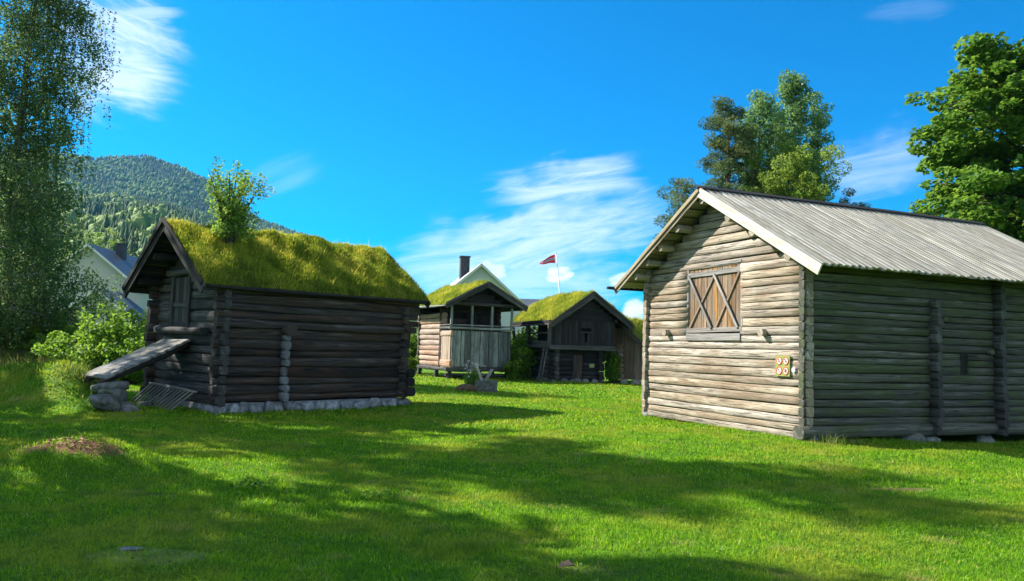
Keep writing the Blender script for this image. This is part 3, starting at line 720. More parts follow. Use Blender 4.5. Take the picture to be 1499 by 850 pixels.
door = [(1.55, 2.40, 1.62, 2.78)]
log_wall('gable_wall', 'y', lt/2, 0, W2, -.05, 3.7, .215, lt, M['tar_grey'], hut, .12, .2, door, (W2/2, HR2-.10, SL2), wob=.016, hv=.25, sq=.55, rough=.06)
log_wall('gable_wall', 'y', L2-lt/2, 0, W2, 0, 3.7, .215, lt, M['tar_log'], hut, .18, .2, (), (W2/2, HR2-.10, SL2), wob=.016)
end_stack('partition_log_end', 1.53, -.15, .10, 0, 1.48, .19, .145, M['grey_block'], hut)
mb = MB(); mb.log((1.53, -.30, 1.60), (1.53, .2, 1.60), .24, .24, wob=.01, seg=.15); mb.build('bracket', M['tar_log'], hut, smooth=True)
end_stack('corner_post', L2+.02, -.26, .05, .02, .68, .23, .20, M['black_log'], hut)
mb = MB(); mb.log((-.12, .50, 1.52), (-.12, 2.86, 1.54), .17, .20, wob=.01); mb.build('threshold_beam', M['tar_grey'], hut, smooth=True)
dr = MB(); y = 1.60
while y < 2.34:
    w = random.uniform(.16, .22); w = min(w, 2.36-y); dr.beam((.04, y+w/2, 1.63), (.04, y+w/2, 2.76), .04, w-.008, up=(0, 1, 0), jit=.003); y += w
dro = dr.build('loft_door', M['tar_grey'], hut)
mb = MB(); mb.beam((.005, 1.58, 2.10), (.005, 2.42, 2.12), .035, .10); mb.build('cross_batten', M['tar_grey'], dro)
mb = MB(); mb.beam((.0, 1.535, 1.60), (.0, 1.535, 2.8), .09, .10, up=(0, 1, 0)); mb.beam((.0, 2.42, 1.60), (.0, 2.42, 2.8), .09, .10, up=(0, 1, 0)); mb.log((-.02, 1.35, 2.86), (-.02, 2.62, 2.86), .15, .16); mb.build('door_frame', M['tar_grey'], hut)
OG2, OE2 = .58, .26
for y in (W2/2, .25, W2-.25, 1.0, W2-1.0):
    mb = MB(); z = R2(y)-.15; mb.log((-OG2+.05, y, z), (L2+OG2-.1, y, z), .17, .17, wob=.01, sq=.95); mb.build('purlin', M['black_log'], hut, smooth=True)
rf = sod_roof(hut, -OG2, L2+OG2-.1, W2/2, W2/2+OE2, HR2, SL2, .20, 110000, .092, 5, M['black_log'], 320)
for sgn in (-1, 1):
    rake(-OG2-.02, sgn, .20, .05, W2/2+OE2+.10, .02, M['tar_grey'] if sgn < 0 else M['black_log'], 'barge_board', hut, W2, R2)
    rake(-OG2-.065, sgn, .11, .035, W2/2+OE2+.12, -.13, M['black_log'], 'barge_board', hut, W2, R2)
    rake(L2+OG2-.08, sgn, .18, .04, W2/2+OE2+.05, .02, M['black_log'], 'barge_board', hut, W2, R2)
    # log that holds the turf along the eave
    mb = MB(); y = W2/2+sgn*(W2/2+OE2+.02); mb.log((-OG2+.1, y, R2(y)+.02), (L2+OG2-.15, y, R2(y)+.02), .075, .10, wob=.01, sq=.95); mb.build('eave_log', M['black_log'], hut, smooth=True)
fb = MB(); fm = MB()
random.seed(31)
fm.box((.05, .06, -.36), (L2-.05, .3, -.02)); fm.box((.02, .05, -.36), (.3, W2-.05, -.05)); fm.box((.05, W2-.3, -.36), (L2-.05, W2-.02, -.02)); fm.box((L2-.3, .05, -.36), (L2-.02, W2-.05, -.03))
x = -.02
while x < L2:
    w = random.uniform(.22, .52); hh = random.uniform(.15, .19)
    fb.stone((x+w/2, -.01+random.uniform(-.03, .02), -.17+random.uniform(-.03, .02)), (w*.56, .17, hh), r=random.random(), boxy=.75)
    if random.random() < .5: fb.stone((x+w/2+.1, .0, -.28), (w*.3, .12, .08), r=random.random())
    x += w*.93
y = .1
while y < W2:
    w = random.uniform(.3, .5); fb.stone((.06, y+w/2, -.2), (.16, w*.55, .17), r=random.random()*.5); fb.stone((L2-.06, y+w/2, -.2), (.16, w*.55, .17), r=random.random()*.5); y += w
fo = fb.build('stone_footing', M['stone'], hut, smooth=True); fm.build('mortar', M['mortar'], fo)

# plank ramp up to the loft door
random.seed(5)
g0 = Vector((0, 0, .26))
def hl(u, v, z): q = local(LP, LY, (u, v, z)); return Vector(q)
ramp = empty('plank_ramp', hl(-.95, 1.84, .3), LY); tag(ramp, 'sloping plank ramp leading up to the loft door of the dark log house', 'ramp')
mb = MB(); n = 22; a = Vector((.85, 0, 1.27)); b = Vector((-.88, 0, .44)); dn = (b-a).normalized(); up_ = Vector((-dn.z, 0, dn.x)); up_ = up_ if up_.z > 0 else -up_
for i in range(n):
    c_ = a.lerp(b, (i+.5)/n); e0, e1 = -.66+random.uniform(-.05, .03), .66+random.uniform(-.03, .05)
    mb.beam(c_+Vector((0, e0, 0)), c_+Vector((0, e1, 0)), .092, .05, up=up_, jit=.006, seg=.5)
mb.build('deck', M['ramp_plank'], ramp)
for v in (-.52, .45):
    mb = MB(); mb.log(a+Vector((0, v, -.10)), b+Vector((-.05, v, -.10)), .15, .15, wob=.01, sq=1); mb.build('stringer', M['tar_log'], ramp, smooth=True)
random.seed(17)
labs = ['long flat stone directly under the near foot of the plank ramp', 'grey boulder low in the pile under the ramp foot', 'pale block at the bottom right of the pile under the ramp foot', 'dark stone in the bank left of the ramp foot',
        'low stone lying in the grass under the middle of the ramp', 'rounded stone at the left end of the grassy bank by the ramp', 'small stone wedged between the bank and the ramp foot']
for i, (u, v, z, rx, ry, rz) in enumerate(((-1.62, 1.35, .52, .40, .28, .13), (-1.66, 1.30, .30, .36, .30, .20), (-1.45, 1.12, .06, .36, .28, .22), (-1.85, 1.02, .22, .30, .26, .20), (-.75, 1.9, .05, .22, .2, .12), (-2.02, .88, .30, .2, .16, .12), (-1.80, 1.15, .44, .18, .16, .09))):
    q = hl(u, v, 0); mb = MB(); mb.stone((0, 0, 0), (rx, ry, rz), seed=40+i, boxy=.55); o = mb.build('boulder', M['dark_stone'], None, smooth=True, loc=(q.x, q.y, gz(q.x, q.y)*.35+z)); o.rotation_euler = (0, 0, LY+i); tag(o, labs[i], 'boulder', 'stones round the ramp foot')
# wooden harrow leaning on the gable
hw = empty('wooden_harrow', hl(-.40, 1.6, gz(*hl(-.4, 1.6, 0).xy)), LY); tag(hw, 'low wooden rack with slanting bars leaning on the gable below the ramp', 'rack')
mb = MB(); mb.log((.12, -1.22, .44), (.12, 1.15, .50), .06, .06, wob=.01, sq=1); mb.build('rail', M['ramp_plank'], hw, smooth=True)
for k in range(13):
    v = -1.15+k*.185; mb = MB(); zt = .44+.06*(v+1.2)/2.4; mb.beam((.10, v, zt-.02), (-.20, v+.40, .02), .035, .035, up=(0, 1, 0)); mb.build('bar', M['ramp_plank'], hw)

# ---------------- storehouse with an open gallery (middle)
SP, SY = (-2.9, 37.6), R(27)
st = empty('gallery_storehouse', (SP[0], SP[1], 0), SY); tag(st, 'raised wooden storehouse with open upper gallery and pale vertical planks below', 'storehouse')
W3, D3, HR3, SL3 = 3.4, 4.6, 4.62, .52
R3 = lambda x: HR3-SL3*abs(x-W3/2)
random.seed(3)
for (x, y) in ((.12, .25), (W3/2, .25), (W3-.12, .25), (.15, 2.0), (W3-.15, 2.0), (.15, 4.4), (W3-.15, 4.4)):
    mb = MB(); mb.beam((x, y, -.05), (x, y, .42), .22, .24, up=(0, 1, 0), taper=.8); mb.build('foot_post', M['tar_grey'], st)
mb = MB(); mb.log((-.1, .25, .24), (W3+.1, .25, .24), .16, .16); mb.log((.13, -.1, .50), (.13, D3, .50), .2, .2); mb.log((W3-.13, -.1, .50), (W3-.13, D3, .50), .2, .2); mb.log((-.15, .12, .52), (W3+.15, .12, .52), .24, .2)
mb.build('sill_frame', M['tar_grey'], st, smooth=True)
log_wall('side_log_wall', 'y', .22, 1.35, D3, .58, 3.25, .27, .24, M['red_log'], st, .12, .1, hv=.1)
log_wall('side_log_wall', 'y', W3-.22, 1.35, D3, .58, 3.25, .27, .24, M['tar_log'], st, .12, .1)
log_wall('core_front_wall', 'x', 1.45, .15, W3-.15, .60, 3.9, .24, .2, M['tar_log'], st, .1, .1, [(1.45, 2.15, 2.55, 3.35)], (W3/2, HR3-.1, SL3))
log_wall('back_wall', 'x', D3-.1, .15, W3-.15, .60, 4.2, .24, .2, M['tar_log'], st, .1, .1, (), (W3/2, HR3-.1, SL3))
mb = MB(); mb.beam((1.8, 1.42, 2.5), (1.8, 1.42, 3.36), .05, .68, up=(0, 1, 0)); mb.build('gallery_door', M['tar_grey'], st)
mb = MB(); x = .12; k = 0
while x < W3-.14:
    w = (.20, .30, .16, .34, .22, .30, .18, .28, .24, .30)[k % 10]; w = min(w, W3-.1-x)
    mb.beam((x+w/2, .07+(.05 if k % 2 else 0), .64), (x+w/2, .07+(.05 if k % 2 else 0), 2.36), w-.012, .045, up=(0, 1, 0), jit=.004); x += w; k += 1
mb.build('front_planking', M['grey_plank'], st)
mb = MB(); mb.beam((.13, .07, .64), (.13, 1.3, .64), .1, .2)
y = .14
while y < 1.2: mb.beam((.10, y+.12, .66), (.10, y+.12, 2.36), .04, .23, up=(0, 1, 0)); y += .235
mb.log((.12, -.05, .78), (.12, 1.35, .80), .34, .2, wob=.03); mb.log((.12, .0, 2.22), (.12, 1.35, 2.20), .28, .16, wob=.02)
mb.build('side_planking', M['red_log'], st)
mb = MB(); y = .14
while y < 1.2: mb.beam((W3-.10, y+.12, .66), (W3-.10, y+.12, 2.36), .04, .23, up=(0, 1, 0)); y += .235
mb.build('side_planking', M['grey_plank'], st)
for z, h_ in ((2.50, .10), (2.64, .05)):
    mb = MB(); mb.beam((-.05, .04, z), (W3+.05, .04, z), .13, h_); mb.beam((W3-.06, .1, z), (W3-.06, 1.4, z), .10, h_); mb.beam((.06, .1, z), (.06, 1.4, z), .10, h_); mb.build('gallery_rail', M['grey_plank'], st)
mb = MB(); mb.box((.1, .1, 2.36), (W3-.1, 1.42, 2.42)); mb.build('gallery_floor', M['tar_grey'], st)
for x in (.08, 1.15, 2.22, W3-.08):
    mb = MB(); mb.beam((x, .06, 2.42), (x, .06, 3.62), .11, .11, up=(0, 1, 0)); mb.build('gallery_post', M['grey_plank'], st)
mb = MB(); mb.beam((-.1, .06, 3.68), (W3+.1, .06, 3.68), .14, .15); mb.beam((.1, .0, 3.62), (.1, D3, 3.62), .16, .16); mb.beam((W3-.1, .0, 3.62), (W3-.1, D3, 3.62), .16, .16); mb.build('top_beam', M['tar_grey'], st)
mb = MB(); z = 3.76
while z < HR3-.25:
    hw_ = (HR3-.12-z-.2)/SL3; mb.beam((W3/2-hw_, .10, z+.1), (W3/2+hw_, .10, z+.1), .04, .2); z += .2
mb.build('gable_boarding', M['black_log'], st)
sod_roof(st, -.50, D3+.3, W3/2, W3/2+.42, HR3, SL3, .20, 34000, .13, 8, M['black_log'], 160, ax='y')
def rake_y(y, sgn, w, th, x_end, drop, mat, parent, W_, R_):
    mid = W_/2; mb = MB(); a = Vector((mid, y, R_(mid)-drop)); b = Vector((mid+sgn*x_end, y, R_(mid+x_end)-drop)); d = (b-a).normalized(); n = Vector((0, 1, 0)).cross(d)
    mb.beam(a, b, th, w, up=n if n.z > 0 else -n, jit=.004); return mb.build('barge_board', mat, parent)
for sgn in (-1, 1):
    rake_y(-.52, sgn, .22, .05, W3/2+.46, .0, M['tar_grey'], st, W3, R3); rake_y(-.565, sgn, .10, .04, W3/2+.48, -.13, M['tar_grey'], st, W3, R3)
    mb = MB(); x = W3/2+sgn*(W3/2+.44); mb.log((x, -.45, R3(x)+.03), (x, D3+.25, R3(x)+.03), .09, .09); mb.build('eave_log', M['grey_plank'], st, smooth=True)
# objects in front of it
ld = MB(); ld.beam((0, 0, 0), (.32, .42, .58), .20, .045, up=(0, 0, 1)); q = (-1.15, 37.0)
o = ld.build('leaning_plank', M['ramp_plank'], None, loc=(q[0], q[1], gz(*q))); tag(o, 'short grey plank leaning on the front sill of the gallery storehouse', 'plank')
mb = MB(); mb.prism([(-.40, -.25, -.1), (.42, -.22, -.1), (.40, .26, -.1), (-.38, .24, -.1)], (.02, .01, .50)); o = mb.build('stone_block', M['dark_stone'], None, loc=(-.86, 28.7, gz(-.86, 28.7))); tag(o, 'squat grey stone block standing on the lawn before the gallery storehouse', 'stone')
mb = MB(); mb.beam((0, 0, 0), (-.33, .1, .85), .10, .045, up=(0, 1, 0)); o = mb.build('leaning_board', M['barge_new'], None, loc=(-.93, 29.0, gz(-.93, 29.0)+.15)); tag(o, 'narrow pale board leaning beside the grey stone block', 'board')
mb = MB(); mb.stone((0, 0, .02), (.45, .32, .24), seed=78); o = mb.build('litter_heap', M['dry_heap'], None, smooth=True, loc=(-1.55, 28.6, gz(-1.55, 28.6))); tag(o, 'low heap of brown plant litter left of the stone block', 'heap')
bs = bush('flowering_shrub', 'small shrub with pale blossoms between the brown heap and the stone block', 'shrub', (-1.38, 28.9, gz(-1.38, 28.9)), 1.0, .36, 900, .085, M['bush_leaf'], seed=4, clump=.2, stems=7)
rs = np.random.default_rng(9); P_ = np.stack([rs.normal(0, .20, 110), rs.normal(0, .2, 110), .80+rs.normal(0, .15, 110)], -1)
link('blossom', leaf_mesh('blossom', P_, .075, rs.random(110), .6, None, .9), M['blossom'], bs)

# ---------------- jettied storehouse (right of the middle)
TP, TY = (2.12, 37.9), R(20)
tt = empty('jettied_storehouse', (TP[0], TP[1], 0), TY); tag(tt, 'very dark storehouse with jettied boarded upper floor and grass roof', 'storehouse')
mid4, HR4, SL4, D4 = 1.72, 4.28, .70, 4.6
R4 = lambda x: HR4-SL4*abs(x-mid4)
log_wall('lower_log_wall', 'x', .1, 0, 2.5, .16, 1.75, .22, .2, M['black_log'], tt, .2, .2, [(1.0, 1.55, .1, 1.35)])
log_wall('lower_log_wall', 'y', .1, 0, 3.6, .16, 1.75, .22, .2, M['tar_grey'], tt, .22, .2)
log_wall('lower_log_wall', 'y', 2.4, 0, 3.6, .16, 1.75, .22, .2, M['black_log'], tt, .2, .2)
log_wall('lower_log_wall', 'x', 3.5, 0, 2.5, .16, 1.75, .22, .2, M['black_log'], tt, .2, .2)
mb = MB(); mb.beam((1.275, .09, .14), (1.275, .09, 1.34), .54, .05, up=(0, 1, 0)); mb.build('door', M['tar_log'], tt)
mb = MB(); random.seed(12)
x = -.1
while x < 2.5:
    w = random.uniform(.3, .55); mb.stone((x+w/2, .02, .06), (w*.55, .2, .16)); x += w
for y in (.5, 1.2, 1.9, 2.6, 3.3): mb.stone((.02, y, .06), (.2, .4, .16)); mb.stone((2.48, y, .06), (.2, .4, .16))
mb.build('stone_footing', M['dark_stone'], tt, smooth=True)
mb = MB()
for x in (-.25, .1, 1.2, 2.4, 3.0): mb.log((x, -.42, 1.72), (x, 4.5, 1.72), .2, .18)
mb.build('floor_joist', M['black_log'], tt, smooth=True)
mb = MB(); mb.beam((-.42, -.38, 1.70), (3.12, -.38, 1.70), .12, .22); mb.beam((-.42, -.38, 1.74), (-.42, D4, 1.74), .14, .16); mb.build('jetty_beam', M['tar_grey'], tt)
mb = MB(); mb.box((-.4, -.35, 1.80), (3.05, D4-.1, 1.85)); mb.build('upper_floor', M['black_log'], tt)
mb = MB(); x = -.32
slot = [(1.25, 1.75, 2.50, 2.66), (1.42, 1.56, 1.98, 2.42)]
while x < 3.04:
    w = min(random.uniform(.14, .22), 3.05-x); xc = x+w/2
    zs = [(1.84, 3.0)]
    for (a_, b_, c_, d_) in slot:
        if a_ < xc < b_: zs = [s_ for z0_, z1_ in zs for s_ in (((z0_, c_), (d_, z1_)) if z0_ < c_ and d_ < z1_ else ((z0_, z1_),))]
    for (z0_, z1_) in zs: mb.beam((xc, -.33, z0_), (xc, -.33, z1_), w-.008, .04, up=(0, 1, 0), jit=.004)
    x += w
mb.build('front_boarding', M['black_log'], tt)
mb = MB(); mb.beam((1.2, -.37, 2.46), (1.8, -.37, 2.46), .05, .05); mb.build('slot_sill', M['tar_grey'], tt)
mb = MB(); z = 3.0
while z < HR4-.2:
    hw_ = (HR4-.1-z-.16)/SL4; mb.beam((mid4-hw_, -.28, z+.08), (mid4+hw_, -.28, z+.08), .04, .16); z += .16
mb.build('gable_boarding', M['black_log'], tt)
mb = MB(); y = -.3
while y < D4-.1: mb.beam((3.02, y+.1, 1.84), (3.02, y+.1, 3.2), .04, .195, up=(0, 1, 0)); y += .2
mb.build('side_boarding', M['black_log'], tt)
mb = MB(); y = 2.6
while y < D4-1.0: mb.beam((.6, y+.1, 1.84), (.6, y+.1, 3.3), .04, .195, up=(0, 1, 0)); y += .2
y = -.3
while y < 2.6: mb.beam((.55, y+.1, 1.84), (.55, y+.1, 3.3), .04, .195, up=(0, 1, 0)); y += .2
mb.build('inner_wall', M['black_log'], tt)
for (y, lean_, w) in ((-.3, 0, .16), (2.55, 0, .22), (D4-.15, -.18, .14)):
    mb = MB(); mb.beam((-.40, y+lean_*.2, 1.8), (-.40, y+lean_*-2, 2.95), w, .14, up=(0, 1, 0)); mb.build('gallery_post', M['tar_grey'], tt)
mb = MB(); mb.beam((-.41, -.3, 2.38), (-.41, 2.55, 2.38), .05, .07); mb.beam((-.41, -.3, 1.92), (-.41, 2.55, 1.92), .05, .16); mb.build('gallery_rail', M['tar_grey'], tt)
mb = MB(); mb.beam((-.42, -.5, 2.92), (-.42, D4+.4, 2.92), .14, .14); mb.beam((3.05, -.5, 3.05), (3.05, D4+.4, 3.05), .14, .14); mb.build('wall_plate', M['black_log'], tt)
sod_roof(tt, -.62, D4+.7, mid4, 2.12, HR4, SL4, .20, 36000, .17, 21, M['black_log'], 200, ax='y')
for sgn in (-1, 1):
    rake_y(-.64, sgn, .24, .05, 2.2, .02, M['tar_grey'], tt, mid4*2, R4); rake_y(-.69, sgn, .10, .04, 2.22, -.14, M['tar_log'], tt, mid4*2, R4)
    mb = MB(); x = mid4+sgn*2.15; mb.log((x, -.55, R4(x)+.02), (x, D4+.6, R4(x)+.02), .09, .09); mb.build('eave_log', M['tar_grey'], tt, smooth=True)
mb = MB(); mb.box((-.13, -.012, -.09), (.13, .012, .09)); q = local(TP, TY, (2.0, -.03, .85)); o = mb.build('notice_board', M['notice'], None, loc=q); o.rotation_euler = (0, 0, TY); tag(o, 'small yellow-green notice on the dark lower wall of the jettied storehouse', 'notice')
# plank ladder leaning against its left side
q = local(TP, TY, (-.32, .0, 0)); ldr = empty('plank_ladder', (q[0], q[1], gz(q[0], q[1])), TY); tag(ldr, 'dark ladder leaning up to the gallery at the left of the jettied storehouse', 'ladder')
for y in (-.2, .2):
    mb = MB(); mb.beam((-.42, y, 0), (-.12, y, 1.75), .05, .09, up=(0, 1, 0)); mb.build('rail', M['tar_grey'], ldr)
for k in range(5):
    f = (k+.7)/5.6; mb = MB(); mb.beam((-.42+.3*f, -.2, 1.75*f), (-.42+.3*f, .2, 1.75*f), .08, .04); mb.build('rung', M['tar_grey'], ldr)

# ---------------- low shed half hidden behind the barn
HP, HY = (5.15, 40.2), R(-38)
sd = empty('low_shed', (HP[0], HP[1], -.05), HY); tag(sd, 'low brown boarded shed with turf roof half hidden behind the grey barn', 'shed')
mb = MB(); x = 0; random.seed(2)
HRs, SLs, mids = 3.25, .80, .55
while x < 3.6:
    w = random.uniform(.2, .3); zt = min(2.9, HRs-SLs*abs(x+w/2-mids)-.05)
    if zt > .4: mb.beam((x+w/2, .05, .25), (x+w/2, .05, zt), w-.01, .05, up=(0, 1, 0), jit=.006)
    x += w
mb.build('front_boarding', M['brown_plank'], sd)
mb = MB(); x = .05
while x < 3.5: w = random.uniform(.4, .7); mb.stone((x+w/2, .0, .1), (w*.55, .25, .2)); x += w
mb.build('stone_footing', M['pale_stone'], sd, smooth=True)
log_wall('side_wall', 'y', .1, 0, 3.5, .25, 2.5, .24, .2, M['brown_plank'], sd, .25, .1)
log_wall('side_wall', 'y', 2.6, 0, 3.5, .25, 1.2, .24, .2, M['brown_plank'], sd, .1, .1)
end_stack('log_end', .62, -.22, .1, .25, 1.9, .26, .24, M['red_log'], sd)
sod_roof(sd, -.6, 3.6, mids, 2.7, HRs, SLs, .2, 9000, .16, 33, M['black_log'], 60, ax='y')
for sgn in (-1, 1): rake_y(-.62, sgn, .2, .05, 2.75, .0, M['tar_log'], sd, mids*2, lambda x: HRs-SLs*abs(x-mids))

# ---------------- houses of the village behind
def house(label, pos, yaw, W_, D_, wall_h, slope, wall_mat, roof_mat, ov=.45, chim=None, wins=(), trim=True, cw=.7, chh=1.2):
    h = empty('house', pos, yaw); tag(h, label, 'house'); rz = wall_h+slope*W_/2
    mb = MB(); mb.prism([(0, 0, 0), (W_, 0, 0), (W_, 0, wall_h), (W_/2, 0, rz), (0, 0, wall_h)], (0, D_, 0)); wl = mb.build('wall', wall_mat, h)
    mb = MB()
    for sgn in (-1, 1):
        e = W_/2+ov; n = Vector((sgn*slope, 0, 1)).normalized()
        a = Vector((W_/2, -ov, rz+.10)); b = Vector((W_/2+sgn*e, -ov, rz+.10-slope*e))
        mb.prism([a, b, b-n*.09, a-n*.09] if sgn > 0 else [a, a-n*.09, b-n*.09, b], (0, D_+2*ov, 0))
    rf = mb.build('roof', roof_mat, h)
    if trim:
        for sgn in (-1, 1):
            mb = MB(); e = W_/2+ov; a = Vector((W_/2, -ov-.03, rz-.03)); b = Vector((W_/2+sgn*e, -ov-.03, rz-.03-slope*e)); mb.beam(a, b, .05, .17, up=(0, 0, 1), jit=0); mb.build('barge_board', M['trim_white'], h)
    if chim:
        mb = MB(); x, y = chim; z = rz-slope*abs(x-W_/2)-.3; mb.box((x-cw/2, y-cw/2, z), (x+cw/2, y+cw/2, z+chh+.3)); c_ = mb.build('chimney', M['chimney'], rf)
        mb = MB(); mb.box((x-cw/2-.06, y-cw/2-.06, z+chh+.3), (x+cw/2+.06, y+cw/2+.06, z+chh+.42)); mb.build('chimney_cap', M['chimney'], c_)
    for (x, z, w, hh) in wins:
        mb = MB(); mb.box((x-w/2-.09, -.05, z-.09), (x+w/2+.09, .02, z+hh+.09)); f = mb.build('window', M['trim_white'], h); mb = MB(); mb.box((x-w/2, -.07, z), (x+w/2, -.052, z+hh)); mb.build('pane', M['glass'], f)
    return h
# cream house far left: gable apex near (125,358), ridge runs right-away
hyaw = R(5)
p = at(123, 500, 66); house('cream house with dark slate roof behind the birch at left', (p.x-4.2*math.cos(hyaw), p.y-4.2*math.sin(hyaw), 0), hyaw, 8.4, 11, 5.9, .80, M['white_wall'], M['slate'], .5, (4.9, 4.6), [(2.4, 3.4, 1.0, 1.2), (2.4, 1.2, 1.0, 1.2), (6.2, 1.2, 1.0, 1.2)])
p = at(138, 500, 60); house('low cream annex with dark roof before the cream house at left', (p.x-2.8*math.cos(hyaw), p.y-2.8*math.sin(hyaw), 0), hyaw, 5.6, 4, 3.1, .72, M['white_wall'], M['slate'], .4, None, [(4.2, 1.2, .9, 1.0)])
p = at(640, 500, 62); house('pale grey house with steep gable behind the gallery storehouse', (p.x, p.y, 0), R(12), 6.6, 9, 5.35, .86, M['bluewhite_wall'], M['light_roof'], .35, (2.45, 3.2), [(3.3, 6.0, .5, .6), (2.0, 2.2, 1.0, 1.3), (4.6, 2.2, 1.0, 1.3)], cw=.75, chh=1.6)
p = at(735, 500, 78); house('long low white house with dark roof behind the two storehouses', (p.x, p.y+6, 0), R(-86), 8, 6.2, 5.2, .34, M['bluewhite_wall'], M['slate'], .4, None, [])
p = at(820, 560, 72)
fp = empty('flagpole', (p.x, p.y, 0)); tag(fp, 'thin white flagpole rising behind the jettied storehouse', 'flagpole')
pt_ = at(814, 371, 72)
mb = MB(); mb.tube([(0, 0, 0), (0, 0, 5), (pt_.x-p.x, 0, pt_.z)], [.09, .075, .045], 8); mb.build('pole', M['pole'], fp, smooth=True)
mb = MB(); mb.stone((pt_.x-p.x, 0, pt_.z+.06), (.09, .09, .09), seed=1); mb.build('finial', M['pole'], fp, smooth=True)
def ribbon(name, mat, parent, prof, x0, dy=0.0):
    mb = MB(); vs, fs = [], []; n = len(prof)
    for i, (x, z0_, z1_, y) in enumerate(prof): vs += [(x, y+dy, z0_), (x, y+dy, z1_), (x, y+dy+.012, z0_), (x, y+dy+.012, z1_)]
    for i in range(n-1):
        a, b = i*4, i*4+4; fs += [(a, b, b+1, a+1), (a+2, a+3, b+3, b+2), (a, a+2, b+2, b), (a+1, b+1, b+3, a+3)]
    fs += [(0, 1, 3, 2), (n*4-4, n*4-2, n*4-1, n*4-3)]; mb.add(vs, fs, [(v[0], v[2], 0) for v in vs], .5); return mb.build(name, mat, parent)
fl = empty('pennant', (pt_.x-.06, pt_.y, pt_.z-.1)); tag(fl, 'red pennant with white and blue stripe streaming left from the flagpole', 'flag')
N_ = 14; pr, pw, pb = [], [], []
for i in range(N_):
    f = i/(N_-1); x = -1.42*f; zc = -.38-.42*f+.07*math.sin(6*f); hh = .36*(1-f)**.7+.05; y = .16*math.sin(7*f)
    pr.append((x, zc-hh, zc+hh, y)); pw.append((x, zc-hh*.26, zc+hh*.26, y)); pb.append((x, zc-hh*.12, zc+hh*.12, y))
ribbon('cloth', M['flag_red'], fl, pr, 0); c_ = fl.children[0] if fl.children else None
ribbon('white_stripe', M['flag_white'], fl, pw, 0, -.008); ribbon('blue_stripe', M['flag_blue'], fl, pb, 0, -.014)
# ---------------- vegetation
# young tree rooted in the turf roof
q = local(LP, LY, (.55, .95, 0)); random.seed(3)
bush('roof_sapling', 'bright green young rowan growing out of the turf roof at left', 'sapling', (q[0], q[1], R2(.95)+.26+.16), 2.15, .76, 6200, .070, M['sapling_leaf'], seed=14, clump=.13, stems=15, spread=.5)

tree('birch_tree', 'tall weeping birch with hanging twigs at the left edge', 'tree', (-23.6, 37, gz(-23.6, 37)), 21.5, lambda s: (4.3*(1-.1*s) if s < .5 else 4.1-4.0*(s-.5))*(.82+.18*math.sin(9*s+.4)), .6, .26, 90, .135, 128000, M['birch_leaf'], M['birch_bark'], clump=.68, flat=1.0, rise=.75, droop=.35, strand=1.2, lean=(.1, .3), subs=6, seed=3, narrow=.6)
tree('maple_tree', 'broad sunlit maple with dense crown behind the grey barn at right', 'tree', (24.0, 36, 0), 17.0, round_crown(5.5, .34, .24), 1.0, .38, 92, .26, 105000, M['maple_leaf'], M['bark'], clump=.75, flat=.5, rise=.45, subs=9, seed=9, up=.8, narrow=.85)
tree('pine_tree', 'rugged pine with a long low branch reaching left over the barn roof', 'tree', (12.0, 43, 0), 15.9, lambda s: 2.6*(.55+.45*math.sin(min(1, s*1.6)*math.pi))*(1.0-.35*s)+.3, 6.5, .26, 34, .20, 42000, M['pine_needle'], M['pine_bark'], clump=.50, flat=.7, rise=.45, subs=7, seed=15, narrow=.22, aim=lambda az, s: 1.5 if (math.cos(az) < -.55 and .15 < s < .62) else 1.0)
tree('aspen_tree', 'tallest blue-green aspen behind the barn roof ridge', 'tree', (16.8, 47, 0), 19.5, lambda s: 2.5*(1-s)**.4*(.85+.15*math.sin(11*s))+.2, 3, .2, 60, .16, 46000, M['aspen_leaf'], M['bark'], clump=.5, flat=.9, rise=1.3, subs=5, seed=23, group='aspens behind the barn')
tree('aspen_tree', 'slightly shorter aspen between the pine and the tallest aspen', 'tree', (14.3, 46, 0), 17.6, lambda s: 2.3*(1-s)**.4*(.85+.15*math.sin(10*s))+.2, 3, .2, 52, .16, 40000, M['aspen_leaf'], M['bark'], clump=.5, flat=.9, rise=1.3, subs=5, seed=24, group='aspens behind the barn')
tree('aspen_tree', 'slim dark aspen on the right flank of the tallest aspen', 'tree', (18.6, 48, 0), 18.4, lambda s: 1.4*(1-s)**.4+.15, 3, .16, 42, .15, 20000, M['aspen_leaf'], M['bark'], clump=.42, flat=.9, rise=1.4, subs=5, seed=25, group='aspens behind the barn')
tree('willow_tree', 'pale yellow-green bushy tree low in front of the aspens', 'tree', (14.9, 42, 0), 13.2, round_crown(3.0, .5, .25), 3, .2, 56, .17, 50000, M['light_leaf'], M['bark'], clump=.5, flat=.85, rise=.9, subs=6, seed=31, narrow=.4)
tree('pine_tree', 'small dark pine top peeping over the barn ridge', 'tree', (25.2, 58, 0), 14.4, round_crown(2.0, .4, .25), 7, .2, 16, .22, 9000, M['dark_leaf'], M['pine_bark'], clump=.5, flat=.6, rise=.4, subs=4, seed=33, narrow=.2)
tree('pine_tree', 'lower pine branches left of the barn apex', 'tree', (9.7, 45.5, 0), 10.2, round_crown(2.0, .5, .3), 4.5, .2, 24, .22, 16000, M['pine_needle'], M['pine_bark'], clump=.55, flat=.6, rise=.3, subs=5, seed=36, narrow=.18)
